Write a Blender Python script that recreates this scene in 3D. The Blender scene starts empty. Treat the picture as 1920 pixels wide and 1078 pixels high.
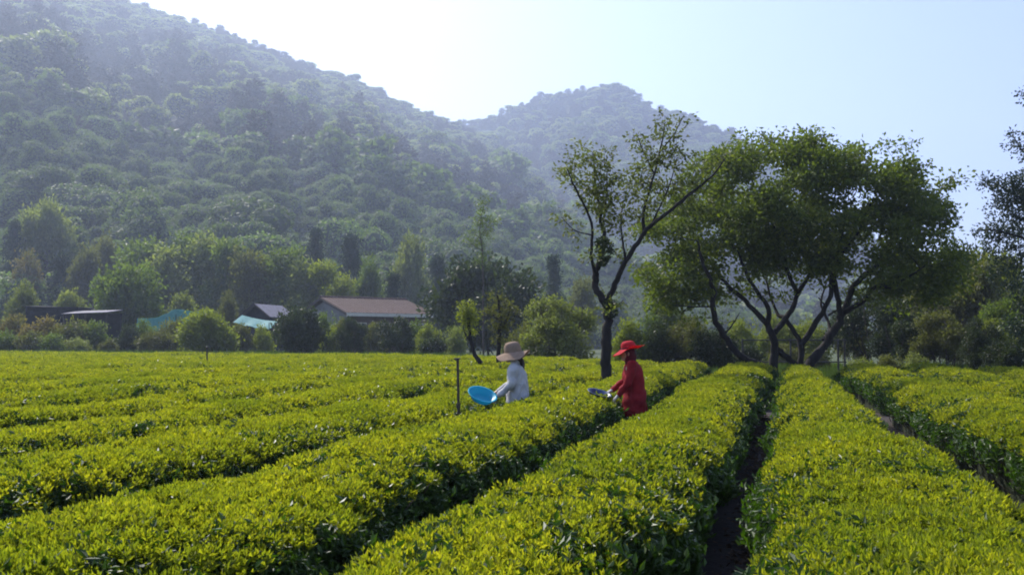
import bpy, bmesh, math, random
import numpy as np
from mathutils import Vector, Matrix

rng = np.random.default_rng(7)
random.seed(7)
SC = bpy.context.scene
COL = SC.collection
R = math.radians

# ------------------------------------------------------------------ camera, sky, sun, exposure
F_PX, CX, CY, HORIZON, EYE = 1600.0, 960.0, 539.0, 640.0, 1.6
PITCH = math.atan((HORIZON - CY) / F_PX)
cam_data = bpy.data.cameras.new("camera")
cam = bpy.data.objects.new("camera", cam_data)
COL.objects.link(cam)
cam.location = (0, 0, EYE)
cam.rotation_euler = (R(90) + PITCH, 0, 0)
cam_data.sensor_width = 36.0
cam_data.lens = 36.0 * F_PX / 1920.0
cam_data.clip_start, cam_data.clip_end = 0.1, 9000
SC.camera = cam

SUN_EL, SUN_AZ = R(46), R(-36)
SUN_DIR = Vector((math.sin(SUN_AZ) * math.cos(SUN_EL), math.cos(SUN_AZ) * math.cos(SUN_EL), math.sin(SUN_EL)))
world = bpy.data.worlds.new("World")
SC.world = world
world.use_nodes = True
wn = world.node_tree
sky = wn.nodes.new("ShaderNodeTexSky")
sky.sky_type = 'NISHITA'
sky.sun_disc = False
sky.sun_elevation, sky.sun_rotation = SUN_EL, SUN_AZ
sky.air_density, sky.dust_density, sky.ozone_density = 1.0, 0.9, 3.2
tint = wn.nodes.new("ShaderNodeMix")          # camera white balance: a touch of lavender in the sky
tint.data_type, tint.blend_type = 'RGBA', 'MULTIPLY'
tint.inputs[0].default_value = 1.0
tint.inputs[7].default_value = (1.09, 0.97, 1.09, 1)
wn.links.new(sky.outputs[0], tint.inputs[6])
wn.links.new(tint.outputs[2], wn.nodes['Background'].inputs[0])
wn.nodes['Background'].inputs[1].default_value = 0.118

sun_data = bpy.data.lights.new("sun", 'SUN')
sun_data.energy, sun_data.angle, sun_data.color = 4.6, R(0.53), (1.0, 0.95, 0.86)
sun = bpy.data.objects.new("sun", sun_data)
COL.objects.link(sun)
sun.rotation_euler = (-SUN_DIR).to_track_quat('-Z', 'Y').to_euler()

SC.view_settings.view_transform = 'Standard'
SC.view_settings.look = 'None'
SC.view_settings.exposure = 0.88
SC.view_settings.gamma = 1.0
SC.view_settings.use_curve_mapping = False
SC.render.engine = 'CYCLES'
cy = SC.cycles
cy.use_denoising = True
cy.max_bounces, cy.diffuse_bounces, cy.glossy_bounces, cy.transmission_bounces = 6, 3, 2, 4
cy.volume_bounces = 1
cy.filter_width = 1.9
cy.sample_clamp_indirect = 3.0

HAZE_DENSITY = 0.00053
HAZE_COLOR = (0.64, 0.76, 1.0, 1)

# ------------------------------------------------------------------ geometry helpers
def zslope(y):
    """height per metre of depth seen at photo row y"""
    u = (CY - y) / F_PX
    return (u * math.cos(PITCH) + math.sin(PITCH)) / (math.cos(PITCH) - u * math.sin(PITCH))

def at(x, y, d):
    """world point on the ray through photo pixel (x, y) at distance d in front of the camera"""
    u = (CY - y) / F_PX
    k = math.cos(PITCH) - u * math.sin(PITCH)
    return np.array(((x - CX) / F_PX / k * d, d, EYE + zslope(y) * d))

def hash2(i, j, s):
    h = (i.astype(np.int64) * 374761393 + j.astype(np.int64) * 668265263 + s * 974634777) & 0x7fffffff
    h = ((h ^ (h >> 13)) * 1274126177) & 0x7fffffff
    return ((h ^ (h >> 16)) & 0xffff) / 65535.0

def vnoise(x, y, seed=0):
    """smooth value noise in -1..1"""
    x, y = np.asarray(x, float), np.asarray(y, float)
    i, j = np.floor(x), np.floor(y)
    fx, fy = x - i, y - j
    fx, fy = fx * fx * (3 - 2 * fx), fy * fy * (3 - 2 * fy)
    a, b, c, d = hash2(i, j, seed), hash2(i + 1, j, seed), hash2(i, j + 1, seed), hash2(i + 1, j + 1, seed)
    return ((a * (1 - fx) + b * fx) * (1 - fy) + (c * (1 - fx) + d * fx) * fy) * 2 - 1

def fbm(x, y, seed=0, octs=3):
    s, a = 0, 1.0
    for k in range(octs):
        s = s + a * vnoise(np.asarray(x) * 2 ** k, np.asarray(y) * 2 ** k, seed + k * 17)
        a *= 0.5
    return s

def unit(v):
    v = np.asarray(v, float)
    return v / np.maximum(np.linalg.norm(v, axis=-1, keepdims=True), 1e-9)

class Acc:
    """collects vertices and faces of one mesh"""
    def __init__(self):
        self.v, self.f, self.m, self.n = [], [], [], 0
    def add(self, v, f, mat=0):
        v = np.asarray(v, np.float32).reshape(-1, 3)
        f = np.asarray(f, np.int64)
        if len(f) == 0:
            return
        self.v.append(v)
        self.f.append(f + self.n)
        self.m.append(np.full(len(f), mat, np.int32))
        self.n += len(v)
    def mesh(self, name, mats, smooth=False):
        me = bpy.data.meshes.new(name)
        v = np.concatenate(self.v)
        me.vertices.add(len(v))
        me.vertices.foreach_set('co', v.astype(np.float32).ravel())
        loops = np.concatenate([f.ravel() for f in self.f])
        sizes = np.concatenate([np.full(len(f), f.shape[1]) for f in self.f])
        me.loops.add(len(loops))
        me.loops.foreach_set('vertex_index', loops.astype(np.int32))
        me.polygons.add(len(sizes))
        starts = np.concatenate([[0], np.cumsum(sizes)[:-1]])
        me.polygons.foreach_set('loop_start', starts.astype(np.int32))
        me.polygons.foreach_set('material_index', np.concatenate(self.m))
        me.polygons.foreach_set('use_smooth', np.full(len(sizes), smooth))
        me.update(calc_edges=True)
        for m in (mats if isinstance(mats, (list, tuple)) else [mats]):
            me.materials.append(m)
        return me

def link(name, me, parent=None, **props):
    o = bpy.data.objects.new(name, me)
    COL.objects.link(o)
    if parent is not None:
        o.parent = parent
    for k, v in props.items():
        if v is not None:
            o[k] = v
    return o

def thing(name, label, cat, loc, group=None, rz=0.0):
    o = link(name, None, None, label=label, category=cat, group=group)
    o.location = loc
    o.rotation_euler = (0, 0, rz)
    o.empty_display_size = 0.2
    return o

def tube(acc, pts, rad, seg=7, mat=0, caps=True):
    """tapered tube through pts; rad is (n,) or (n,2)"""
    pts = np.asarray(pts, float)
    n = len(pts)
    rad = np.asarray(rad, float)
    if rad.ndim == 1:
        rad = np.stack([rad, rad], 1)
    t = unit(np.gradient(pts, axis=0))
    ref = np.array((0.0, 0.0, 1.0)) if abs(t[0][2]) < 0.9 else np.array((1.0, 0.0, 0.0))
    nrm = np.zeros((n, 3))
    a = unit(ref - t[0] * np.dot(ref, t[0]))
    for i in range(n):
        a = unit(a - t[i] * np.dot(a, t[i]))
        nrm[i] = a
    b = np.cross(t, nrm)
    th = np.arange(seg) * 2 * math.pi / seg
    ring = (nrm[:, None, :] * np.cos(th)[None, :, None] * rad[:, 0][:, None, None]
            + b[:, None, :] * np.sin(th)[None, :, None] * rad[:, 1][:, None, None]) + pts[:, None, :]
    v = ring.reshape(-1, 3)
    i, j = np.meshgrid(np.arange(n - 1), np.arange(seg), indexing='ij')
    q = np.stack([i * seg + j, i * seg + (j + 1) % seg, (i + 1) * seg + (j + 1) % seg, (i + 1) * seg + j], -1).reshape(-1, 4)
    acc.add(v, q, mat)
    if caps:
        k = np.arange(seg)
        acc.add(np.vstack([ring[0], pts[0]]), np.stack([(k + 1) % seg, k, np.full(seg, seg)], 1), mat)
        acc.add(np.vstack([ring[-1], pts[-1]]), np.stack([k, (k + 1) % seg, np.full(seg, seg)], 1), mat)

def smooth_path(p, per=5, wob=0.0, r=None):
    """Catmull-Rom through control points (n, k)"""
    p = np.asarray(p, float)
    if len(p) < 3:
        s = np.linspace(0, 1, per + 1)[:, None]
        out = p[0] * (1 - s) + p[-1] * s
    else:
        q = np.vstack([2 * p[0] - p[1], p, 2 * p[-1] - p[-2]])
        out = []
        for i in range(1, len(q) - 2):
            for s in np.arange(per) / per:
                a, b, c, d = q[i - 1], q[i], q[i + 1], q[i + 2]
                out.append(0.5 * (2 * b + (c - a) * s + (2 * a - 5 * b + 4 * c - d) * s * s + (3 * b - a - 3 * c + d) * s ** 3))
        out.append(p[-1])
        out = np.array(out)
    if wob and r is not None:
        out[1:-1, :3] += r.normal(0, wob, (len(out) - 2, 3))
    return out

def ellipsoid(acc, c, r, nu=12, nv=8, mat=0, rot=None):
    u = np.arange(nu) * 2 * math.pi / nu
    w = np.linspace(0, math.pi, nv + 1)
    uu, ww = np.meshgrid(u, w)
    p = np.stack([np.cos(uu) * np.sin(ww) * r[0], np.sin(uu) * np.sin(ww) * r[1], np.cos(ww) * r[2]], -1).reshape(-1, 3)
    if rot is not None:
        p = p @ np.array(rot).T
    p = p + np.asarray(c)
    i, j = np.meshgrid(np.arange(nv), np.arange(nu), indexing='ij')
    q = np.stack([i * nu + j, (i + 1) * nu + j, (i + 1) * nu + (j + 1) % nu, i * nu + (j + 1) % nu], -1).reshape(-1, 4)
    acc.add(p, q, mat)

def box(acc, c, s, rz=0.0, mat=0):
    x, y, z = np.array(s) / 2
    v = np.array([(-x, -y, -z), (x, -y, -z), (x, y, -z), (-x, y, -z), (-x, -y, z), (x, -y, z), (x, y, z), (-x, y, z)])
    co, si = math.cos(rz), math.sin(rz)
    v = v @ np.array([[co, si, 0], [-si, co, 0], [0, 0, 1]]) + np.asarray(c)
    acc.add(v, [(0, 3, 2, 1), (4, 5, 6, 7), (0, 1, 5, 4), (1, 2, 6, 5), (2, 3, 7, 6), (3, 0, 4, 7)], mat)

def slab(acc, a, b, c, d, th, mat=0):
    """a quad a-b-c-d with thickness th along its normal"""
    p = np.array([a, b, c, d], float)
    n = unit(np.cross(p[1] - p[0], p[3] - p[0])) * th
    acc.add(np.vstack([p, p + n]), [(0, 3, 2, 1), (4, 5, 6, 7), (0, 1, 5, 4), (1, 2, 6, 5), (2, 3, 7, 6), (3, 0, 4, 7)], mat)

def leaves(acc, c, d, length, width, r, mat=0, fold=0.18, nrm=None):
    """folded diamond leaves from base points c along directions d"""
    n = len(c)
    d = unit(d)
    s = unit(np.cross(d, r.normal(0, 1, (n, 3)) if nrm is None else nrm + r.normal(0, .38, (n, 3))))
    nn = np.cross(d, s)
    L = np.asarray(length).reshape(-1, 1) * np.ones((n, 1))
    W = L * width * 0.5
    mid = c + d * L * 0.45 + nn * L * fold * 0.35
    v = np.stack([c, mid + s * W, c + d * L, mid - s * W], 1)
    v[:, 1] += nn * W * fold * 2
    v[:, 3] += nn * W * fold * 2
    k = np.arange(n)[:, None] * 4
    acc.add(v.reshape(-1, 3), np.concatenate([k + np.array([[0, 1, 2]]), k + np.array([[0, 2, 3]])]), mat)

# ------------------------------------------------------------------ materials
def new_mat(name):
    m = bpy.data.materials.new(name)
    m.use_nodes = True
    nt = m.node_tree
    return m, nt, nt.nodes['Principled BSDF'], nt.nodes['Material Output']

def leaf_mat(name, ca, cb, cc=None, trans=None, fac=0.4, rough=0.5, spec=0.35, patch=0.6, patch_scale=0.5, obj_var=0.0):
    """leaf: per-leaf colour between ca and cb, broad patches towards cc, light coming through"""
    m, nt, bs, out = new_mat(name)
    N, L = nt.nodes.new, nt.links.new
    geo = N('ShaderNodeNewGeometry')
    mix = N('ShaderNodeMix'); mix.data_type = 'RGBA'
    L(geo.outputs['Random Per Island'], mix.inputs[0])
    mix.inputs[6].default_value = (*ca, 1); mix.inputs[7].default_value = (*cb, 1)
    noi = N('ShaderNodeTexNoise'); noi.inputs['Scale'].default_value = patch_scale; noi.inputs['Detail'].default_value = 3
    L(geo.outputs['Position'], noi.inputs['Vector'])
    rmp = N('ShaderNodeMapRange'); rmp.inputs[1].default_value = 0.38; rmp.inputs[2].default_value = 0.66
    rmp.inputs[4].default_value = patch
    L(noi.outputs[0], rmp.inputs[0])
    mix2 = N('ShaderNodeMix'); mix2.data_type = 'RGBA'
    L(rmp.outputs[0], mix2.inputs[0]); L(mix.outputs[2], mix2.inputs[6]); mix2.inputs[7].default_value = (*(cc or cb), 1)
    hsv = N('ShaderNodeHueSaturation')
    oi = N('ShaderNodeObjectInfo')
    vr = N('ShaderNodeMapRange'); vr.inputs[3].default_value = 1 - obj_var; vr.inputs[4].default_value = 1 + obj_var
    L(oi.outputs['Random'], vr.inputs[0]); L(vr.outputs[0], hsv.inputs['Value'])
    L(mix2.outputs[2], hsv.inputs['Color'])
    L(hsv.outputs[0], bs.inputs['Base Color'])
    bs.inputs['Roughness'].default_value = rough
    bs.inputs['Specular IOR Level'].default_value = spec
    tr = N('ShaderNodeBsdfTranslucent')
    t = trans or (1.5, 1.7, 0.6)
    mul = N('ShaderNodeMix'); mul.data_type = 'RGBA'; mul.blend_type = 'MULTIPLY'; mul.inputs[0].default_value = 1.0
    L(hsv.outputs[0], mul.inputs[6]); mul.inputs[7].default_value = (*t, 1)
    L(mul.outputs[2], tr.inputs[0])
    ms = N('ShaderNodeMixShader'); ms.inputs[0].default_value = fac
    L(bs.outputs[0], ms.inputs[1]); L(tr.outputs[0], ms.inputs[2]); L(ms.outputs[0], out.inputs[0])
    return m

def plain_mat(name, ca, cb, scale=8.0, rough=0.8, bump=0.2, spec=0.3, stretch=(1, 1, 1), trans=0.0, coords='Object', bscale=None):
    m, nt, bs, out = new_mat(name)
    N, L = nt.nodes.new, nt.links.new
    tc = N('ShaderNodeTexCoord'); mp = N('ShaderNodeMapping'); mp.inputs['Scale'].default_value = stretch
    L(tc.outputs[coords], mp.inputs[0])
    noi = N('ShaderNodeTexNoise'); noi.inputs['Scale'].default_value = scale; noi.inputs['Detail'].default_value = 6; noi.inputs['Roughness'].default_value = 0.62
    L(mp.outputs[0], noi.inputs['Vector'])
    rp = N('ShaderNodeValToRGB')
    rp.color_ramp.elements[0].position, rp.color_ramp.elements[1].position = 0.32, 0.68
    rp.color_ramp.elements[0].color = (*ca, 1); rp.color_ramp.elements[1].color = (*cb, 1)
    L(noi.outputs[0], rp.inputs[0]); L(rp.outputs[0], bs.inputs['Base Color'])
    bs.inputs['Roughness'].default_value = rough; bs.inputs['Specular IOR Level'].default_value = spec
    if bump:
        bp = N('ShaderNodeBump'); bp.inputs['Strength'].default_value = bump; bp.inputs['Distance'].default_value = 0.02
        src = noi
        if bscale:
            src = N('ShaderNodeTexNoise'); src.inputs['Scale'].default_value = bscale; src.inputs['Detail'].default_value = 4
            L(mp.outputs[0], src.inputs['Vector'])
        L(src.outputs[0], bp.inputs['Height']); L(bp.outputs[0], bs.inputs['Normal'])
    if trans:
        tr = N('ShaderNodeBsdfTranslucent'); L(rp.outputs[0], tr.inputs[0])
        ms = N('ShaderNodeMixShader'); ms.inputs[0].default_value = trans
        L(bs.outputs[0], ms.inputs[1]); L(tr.outputs[0], ms.inputs[2]); L(ms.outputs[0], out.inputs[0])
    return m

M = {}
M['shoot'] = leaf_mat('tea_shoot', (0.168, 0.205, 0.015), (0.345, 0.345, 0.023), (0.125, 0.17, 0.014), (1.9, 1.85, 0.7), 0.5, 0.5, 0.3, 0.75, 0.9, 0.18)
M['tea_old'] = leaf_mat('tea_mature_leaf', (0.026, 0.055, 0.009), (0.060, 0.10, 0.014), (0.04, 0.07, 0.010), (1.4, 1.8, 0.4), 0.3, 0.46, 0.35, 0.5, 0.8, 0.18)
M['tea_core'] = plain_mat('tea_twigs', (0.010, 0.014, 0.005), (0.03, 0.042, 0.012), 14, 0.9, 0.6)
M['soil'] = plain_mat('soil', (0.020, 0.016, 0.014), (0.050, 0.040, 0.034), 1.6, 0.95, 0.7, bscale=18)
M['litter'] = leaf_mat('fallen_leaf', (0.055, 0.036, 0.022), (0.11, 0.075, 0.045), None, (1, 1, 1), 0.1, 0.7, 0.2)
M['bark_dark'] = plain_mat('bark_dark', (0.010, 0.008, 0.007), (0.030, 0.025, 0.021), 9, 0.9, 0.9, stretch=(1, 1, 0.25))
M['bark_brown'] = plain_mat('bark_brown', (0.04, 0.03, 0.022), (0.11, 0.085, 0.06), 9, 0.9, 0.9, stretch=(1, 1, 0.25))
G = lambda n, a, b, c, f=0.47, **k: leaf_mat('leaf_' + n, a, b, c, (1.5, 1.75, 0.6), f, k.pop('rough', 0.5), k.pop('spec', 0.3), 0.6, k.pop('ps', 0.35), k.pop('ov', 0.12))
M['L_big'] = G('broad_tree', (0.04864, 0.06936, 0.0116), (0.1382, 0.1581, 0.0224), (0.09504, 0.1171, 0.01728))
M['L_sparse'] = G('sparse_tree', (0.07373, 0.0918, 0.02304), (0.1598, 0.1652, 0.048), (0.086, 0.09792, 0.024))
M['L_ivy'] = G('ivy', (0.02, 0.035, 0.01), (0.04, 0.06, 0.015), (0.03, 0.05, 0.012), 0.25)
M['L_dark'] = G('dark_tree', (0.02208, 0.0345, 0.009315), (0.04968, 0.0621, 0.01656), (0.03312, 0.0437, 0.01138), 0.28)
M['L_mid'] = G('mid_tree', (0.0619, 0.09282, 0.02184), (0.1315, 0.1591, 0.03822), (0.08511, 0.1061, 0.0273))
M['L_pale'] = G('pale_tree', (0.1083, 0.126, 0.04368), (0.2167, 0.2188, 0.0819), (0.1315, 0.1459, 0.04914))
M['L_yel'] = G('yellow_green', (0.1116, 0.1275, 0.0189), (0.2232, 0.2295, 0.03675), (0.1339, 0.153, 0.02625))
M['L_rust'] = G('rusty', (0.099, 0.0715, 0.033), (0.176, 0.121, 0.0495), (0.088, 0.099, 0.0275))
M['L_olive'] = G('olive', (0.06912, 0.0716, 0.02376), (0.1382, 0.1309, 0.0432), (0.0864, 0.08537, 0.02592))
M['L_pine'] = leaf_mat('pine_needles', (0.0154, 0.0325, 0.012), (0.0352, 0.06, 0.018), (0.0275, 0.0425, 0.013), (1.3, 1.4, 0.7), 0.15, 0.55, 0.3)
M['F_green'] = leaf_mat('forest_green', (0.0743, 0.1061, 0.03335), (0.1486, 0.1857, 0.05669), (0.1061, 0.1326, 0.04335), (1.4, 1.7, 0.6), 0.35, 0.6, 0.2, 0.7, 0.012, 0.34)
M['F_pale'] = leaf_mat('forest_pale', (0.1427, 0.161, 0.05865), (0.2525, 0.2562, 0.0966), (0.1318, 0.1647, 0.05175), (1.4, 1.7, 0.6), 0.4, 0.6, 0.2, 0.7, 0.012, 0.3)
M['F_pine'] = leaf_mat('forest_pine', (0.03726, 0.03402, 0.02138), (0.077, 0.05897, 0.04039), (0.04968, 0.04763, 0.02376), (1.2, 1.2, 0.7), 0.15, 0.6, 0.2, 0.7, 0.02, 0.3)
M['F_core'] = plain_mat('forest_inner', (0.045, 0.060, 0.026), (0.075, 0.095, 0.04), 0.8, 0.95, 0)
M['grass'] = leaf_mat('grass_blade', (0.05, 0.085, 0.016), (0.11, 0.15, 0.033), (0.05, 0.08, 0.02), (1.4, 1.6, 0.5), 0.45, 0.5, 0.3, 0.6, 0.3)
M['meadow'] = plain_mat('meadow', (0.030, 0.044, 0.013), (0.070, 0.088, 0.027), 0.5, 0.95, 0.5, bscale=7)
M['hill'] = plain_mat('hill_ground', (0.018, 0.028, 0.010), (0.045, 0.060, 0.020), 0.05, 0.95, 0, bscale=1)

# ------------------------------------------------------------------ scattering with geometry nodes (leaves, forest, grass only)
def gn_tree(name, sources):
    ng = bpy.data.node_groups.new(name, 'GeometryNodeTree')
    ng.interface.new_socket('Geometry', in_out='INPUT', socket_type='NodeSocketGeometry')
    ng.interface.new_socket('Geometry', in_out='OUTPUT', socket_type='NodeSocketGeometry')
    N, L = ng.nodes.new, ng.links.new
    gi, go = N('NodeGroupInput'), N('NodeGroupOutput')
    jo = N('GeometryNodeJoinGeometry')
    for s in sources:
        oi = N('GeometryNodeObjectInfo'); oi.inputs['Object'].default_value = s; oi.inputs['As Instance'].default_value = True
        L(oi.outputs['Geometry'], jo.inputs[0])
    ip = N('GeometryNodeInstanceOnPoints')
    ip.inputs['Pick Instance'].default_value = True
    def attr(nm, ty):
        a = N('GeometryNodeInputNamedAttribute'); a.data_type = ty; a.inputs['Name'].default_value = nm
        return a.outputs['Attribute']
    e2r = N('FunctionNodeEulerToRotation')
    L(attr('rot', 'FLOAT_VECTOR'), e2r.inputs[0])
    L(gi.outputs[0], ip.inputs['Points']); L(jo.outputs[0], ip.inputs['Instance'])
    L(attr('vid', 'INT'), ip.inputs['Instance Index'])
    L(e2r.outputs[0], ip.inputs['Rotation']); L(attr('scl', 'FLOAT_VECTOR'), ip.inputs['Scale'])
    L(ip.outputs[0], go.inputs[0])
    return ng

def scatter(name, ng, pts, rot, scl, vid, parent=None, **props):
    n = len(pts)
    me = bpy.data.meshes.new(name)
    me.vertices.add(n)
    me.vertices.foreach_set('co', np.asarray(pts, np.float32).ravel())
    scl = np.asarray(scl, np.float32)
    if scl.ndim == 1:
        scl = np.repeat(scl[:, None], 3, 1)
    for nm, ty, val, key in (('rot', 'FLOAT_VECTOR', np.asarray(rot, np.float32), 'vector'), ('scl', 'FLOAT_VECTOR', scl, 'vector'), ('vid', 'INT', np.asarray(vid, np.int32), 'value')):
        a = me.attributes.new(nm, ty, 'POINT')
        a.data.foreach_set(key, val.ravel())
    o = link(name, me, parent, kind='stuff', **props)
    md = o.modifiers.new('scatter', 'NODES'); md.node_group = ng
    return o

def source(name, acc, mats, smooth=False):
    return bpy.data.objects.new(name, acc.mesh(name, mats, smooth))   # not linked: only drawn through the scatter

# ------------------------------------------------------------------ terrain
M1 = np.array([(-900, -190), (-500, -200), (-200, -170), (0, -95), (150, -50), (290, 4), (440, 46), (560, 98), (640, 122), (700, 146), (760, 178), (850, 210), (910, 236), (1000, 300), (1060, 345), (1150, 424), (1300, 510), (1500, 570), (1700, 600), (5200, 628)], float)
M1D = np.array([(-900, 600), (-200, 600), (500, 740), (900, 840), (1100, 740), (1300, 600), (1500, 450), (5200, 400)], float)
M2 = np.array([(300, 330), (600, 268), (850, 222), (910, 212), (950, 194), (1000, 174), (1060, 162), (1100, 154), (1150, 149), (1180, 160), (1230, 188), (1300, 209), (1350, 226), (1390, 242), (1420, 266), (1500, 336), (1600, 410), (1700, 470), (1800, 520), (1950, 560), (5200, 605)], float)

def ridge(tab, px):
    return np.interp(px, tab[:, 0], tab[:, 1])

def zs_arr(y):
    u = (CY - y) / F_PX
    return (u * math.cos(PITCH) + math.sin(PITCH)) / (math.cos(PITCH) - u * math.sin(PITCH))

def mountain_z(px, Y, which):
    """height of one mountain at bearing px (photo column) and depth Y"""
    if which == 0:
        yr = ridge(M1, px); D = np.interp(px, M1D[:, 0], M1D[:, 1]); foot = np.interp(px, [-900, 600, 1000, 1300, 1700], [112, 118, 150, 200, 240]); tree = 14.0
    else:
        yr = ridge(M2, px); D = np.interp(px, [300, 900, 1300, 1700, 5200], [1040, 1000, 980, 930, 800]); foot = D * 0.45; tree = 10.0
    top = np.maximum(zs_arr(yr) * D + EYE - tree, 0.5)
    s = np.clip((Y - foot) / (D - foot), 0, None)
    up = np.where(s < 1, np.clip(s, 0, 1) ** 1.22, 1 - np.clip((s - 1) * 1.6, 0, 1) ** 1.5)
    rel = np.sin(np.clip(s, 0, 1) * math.pi) ** 0.8
    g = fbm(px / 150.0 + s * 1.1, s * 2.2, 31 + which * 5, 4)
    sk = np.abs(fbm(px / 120.0 + s * 1.8, s * 1.2, 77 + which, 2))
    z = top * up + rel * (top * 0.030) * g - rel * (top * 0.045) * np.exp(-(sk / 0.16) ** 2)
    return np.maximum(z, -0.5), s

def mountain_mesh(name, which, px0, px1, n, Ymin, Ymax, m):
    px = np.linspace(px0, px1, n)
    Y = np.linspace(Ymin, Ymax, 150)
    P, YY = np.meshgrid(px, Y)
    z, s = mountain_z(P, YY, which)
    v = np.stack([(P - CX) / F_PX * YY, YY, z - 0.3], -1)
    i, j = np.meshgrid(np.arange(len(Y) - 1), np.arange(n - 1), indexing='ij')
    q = np.stack([i * n + j, i * n + j + 1, (i + 1) * n + j + 1, (i + 1) * n + j], -1).reshape(-1, 4)
    a = Acc(); a.add(v.reshape(-1, 3), q)
    return link(name, a.mesh(name, m, True), kind='structure')

mountain_mesh('wooded_mountain', 0, -900, 2400, 230, 100, 1350, M['hill'])
mountain_mesh('distant_mountain', 1, 300, 2400, 170, 500, 2000, M['hill'])

def ground_z(x, y):
    px = CX + F_PX * x / max(y, 1.0)
    return max(float(mountain_z(np.array([px]), np.array([y]), 0)[0][0]) - 0.3, 0.0)

a = Acc()
g = np.linspace(-2000, 2000, 41)
GX, GY = np.meshgrid(g, g)
n = len(g)
i, j = np.meshgrid(np.arange(n - 1), np.arange(n - 1), indexing='ij')
a.add(np.stack([GX, GY, GX * 0], -1).reshape(-1, 3), np.stack([i * n + j, i * n + j + 1, (i + 1) * n + j + 1, (i + 1) * n + j], -1).reshape(-1, 4))
link('ground', a.mesh('ground', M['meadow']), kind='structure')

# ------------------------------------------------------------------ forest on the mountains
def crown_source(name, seed, kind, mat, fine=1.0):
    r = np.random.default_rng(seed)
    acc = Acc()
    if kind == 'broad':
        blobs = [(0, 0, 0.62, 0.42)] + [(0.42 * math.cos(t) * q, 0.42 * math.sin(t) * q, h, s) for t, q, h, s in zip(r.uniform(0, 6.28, 9), r.uniform(0.6, 1.2, 9), r.uniform(0.35, 0.95, 9), r.uniform(0.22, 0.36, 9))]
        for (x, y, z, s) in blobs:
            ellipsoid(acc, (x, y, z), (s * 0.78, s * 0.78, s * 0.72), 7, 5, 1)
            k = int(70 * (s / 0.3) ** 2 * fine ** 1.7)
            d = unit(r.normal(0, 1, (k, 3)) + (0, 0, 0.25))
            c = np.array((x, y, z)) + d * s * r.uniform(0.78, 1.02, (k, 1))
            leaves(acc, c, unit(np.cross(d, r.normal(0, 1, (k, 3))) + d * 0.35), r.uniform(0.10, 0.19, k) / fine, 0.8, r, 0, 0.18, d)
    else:
        for t in range(11):
            h = 0.35 + 1.05 * t / 10
            w = (0.34 * (1 - (t / 10.5) ** 1.3) + 0.04) * r.uniform(.6, 1.2)
            for k in range(int(r.integers(1, 5))):
                an = r.uniform(0, 6.28)
                c0 = np.array((math.cos(an) * w * r.uniform(.3, 1), math.sin(an) * w * r.uniform(.3, 1), h + r.uniform(-.06, .06)))
                m = int(26 * fine ** 1.6)
                d = unit(r.normal(0, 1, (m, 3)) * (1, 1, .55))
                leaves(acc, c0 + d * r.uniform(0.02, 0.15, (m, 1)), d + (0, 0, .2), r.uniform(0.08, 0.16, m) / fine, 0.45, r)
        tube(acc, [(0, 0, -0.1), (0, 0, 1.3)], [0.045, 0.012], 5, 1)
    return source(name, acc, [mat, M['F_core']])

forest_sources = [crown_source('forest_crown', 11, 'broad', M['F_green']), crown_source('forest_crown', 12, 'broad', M['F_green']), crown_source('forest_crown', 13, 'broad', M['F_pale']), crown_source('forest_crown', 14, 'broad', M['F_pale']), crown_source('forest_pine', 15, 'pine', M['F_pine']), crown_source('forest_pine', 16, 'pine', M['F_pine'])]
GN_FOREST = gn_tree('forest_scatter', forest_sources)
fine_sources = [crown_source('forest_crown', 11 + k, 'broad' if k < 4 else 'pine', M[('F_green', 'F_green', 'F_pale', 'F_pale', 'F_pine', 'F_pine')[k]], 2.3) for k in range(6)]
GN_FINE = gn_tree('forest_scatter_fine', fine_sources)

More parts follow.
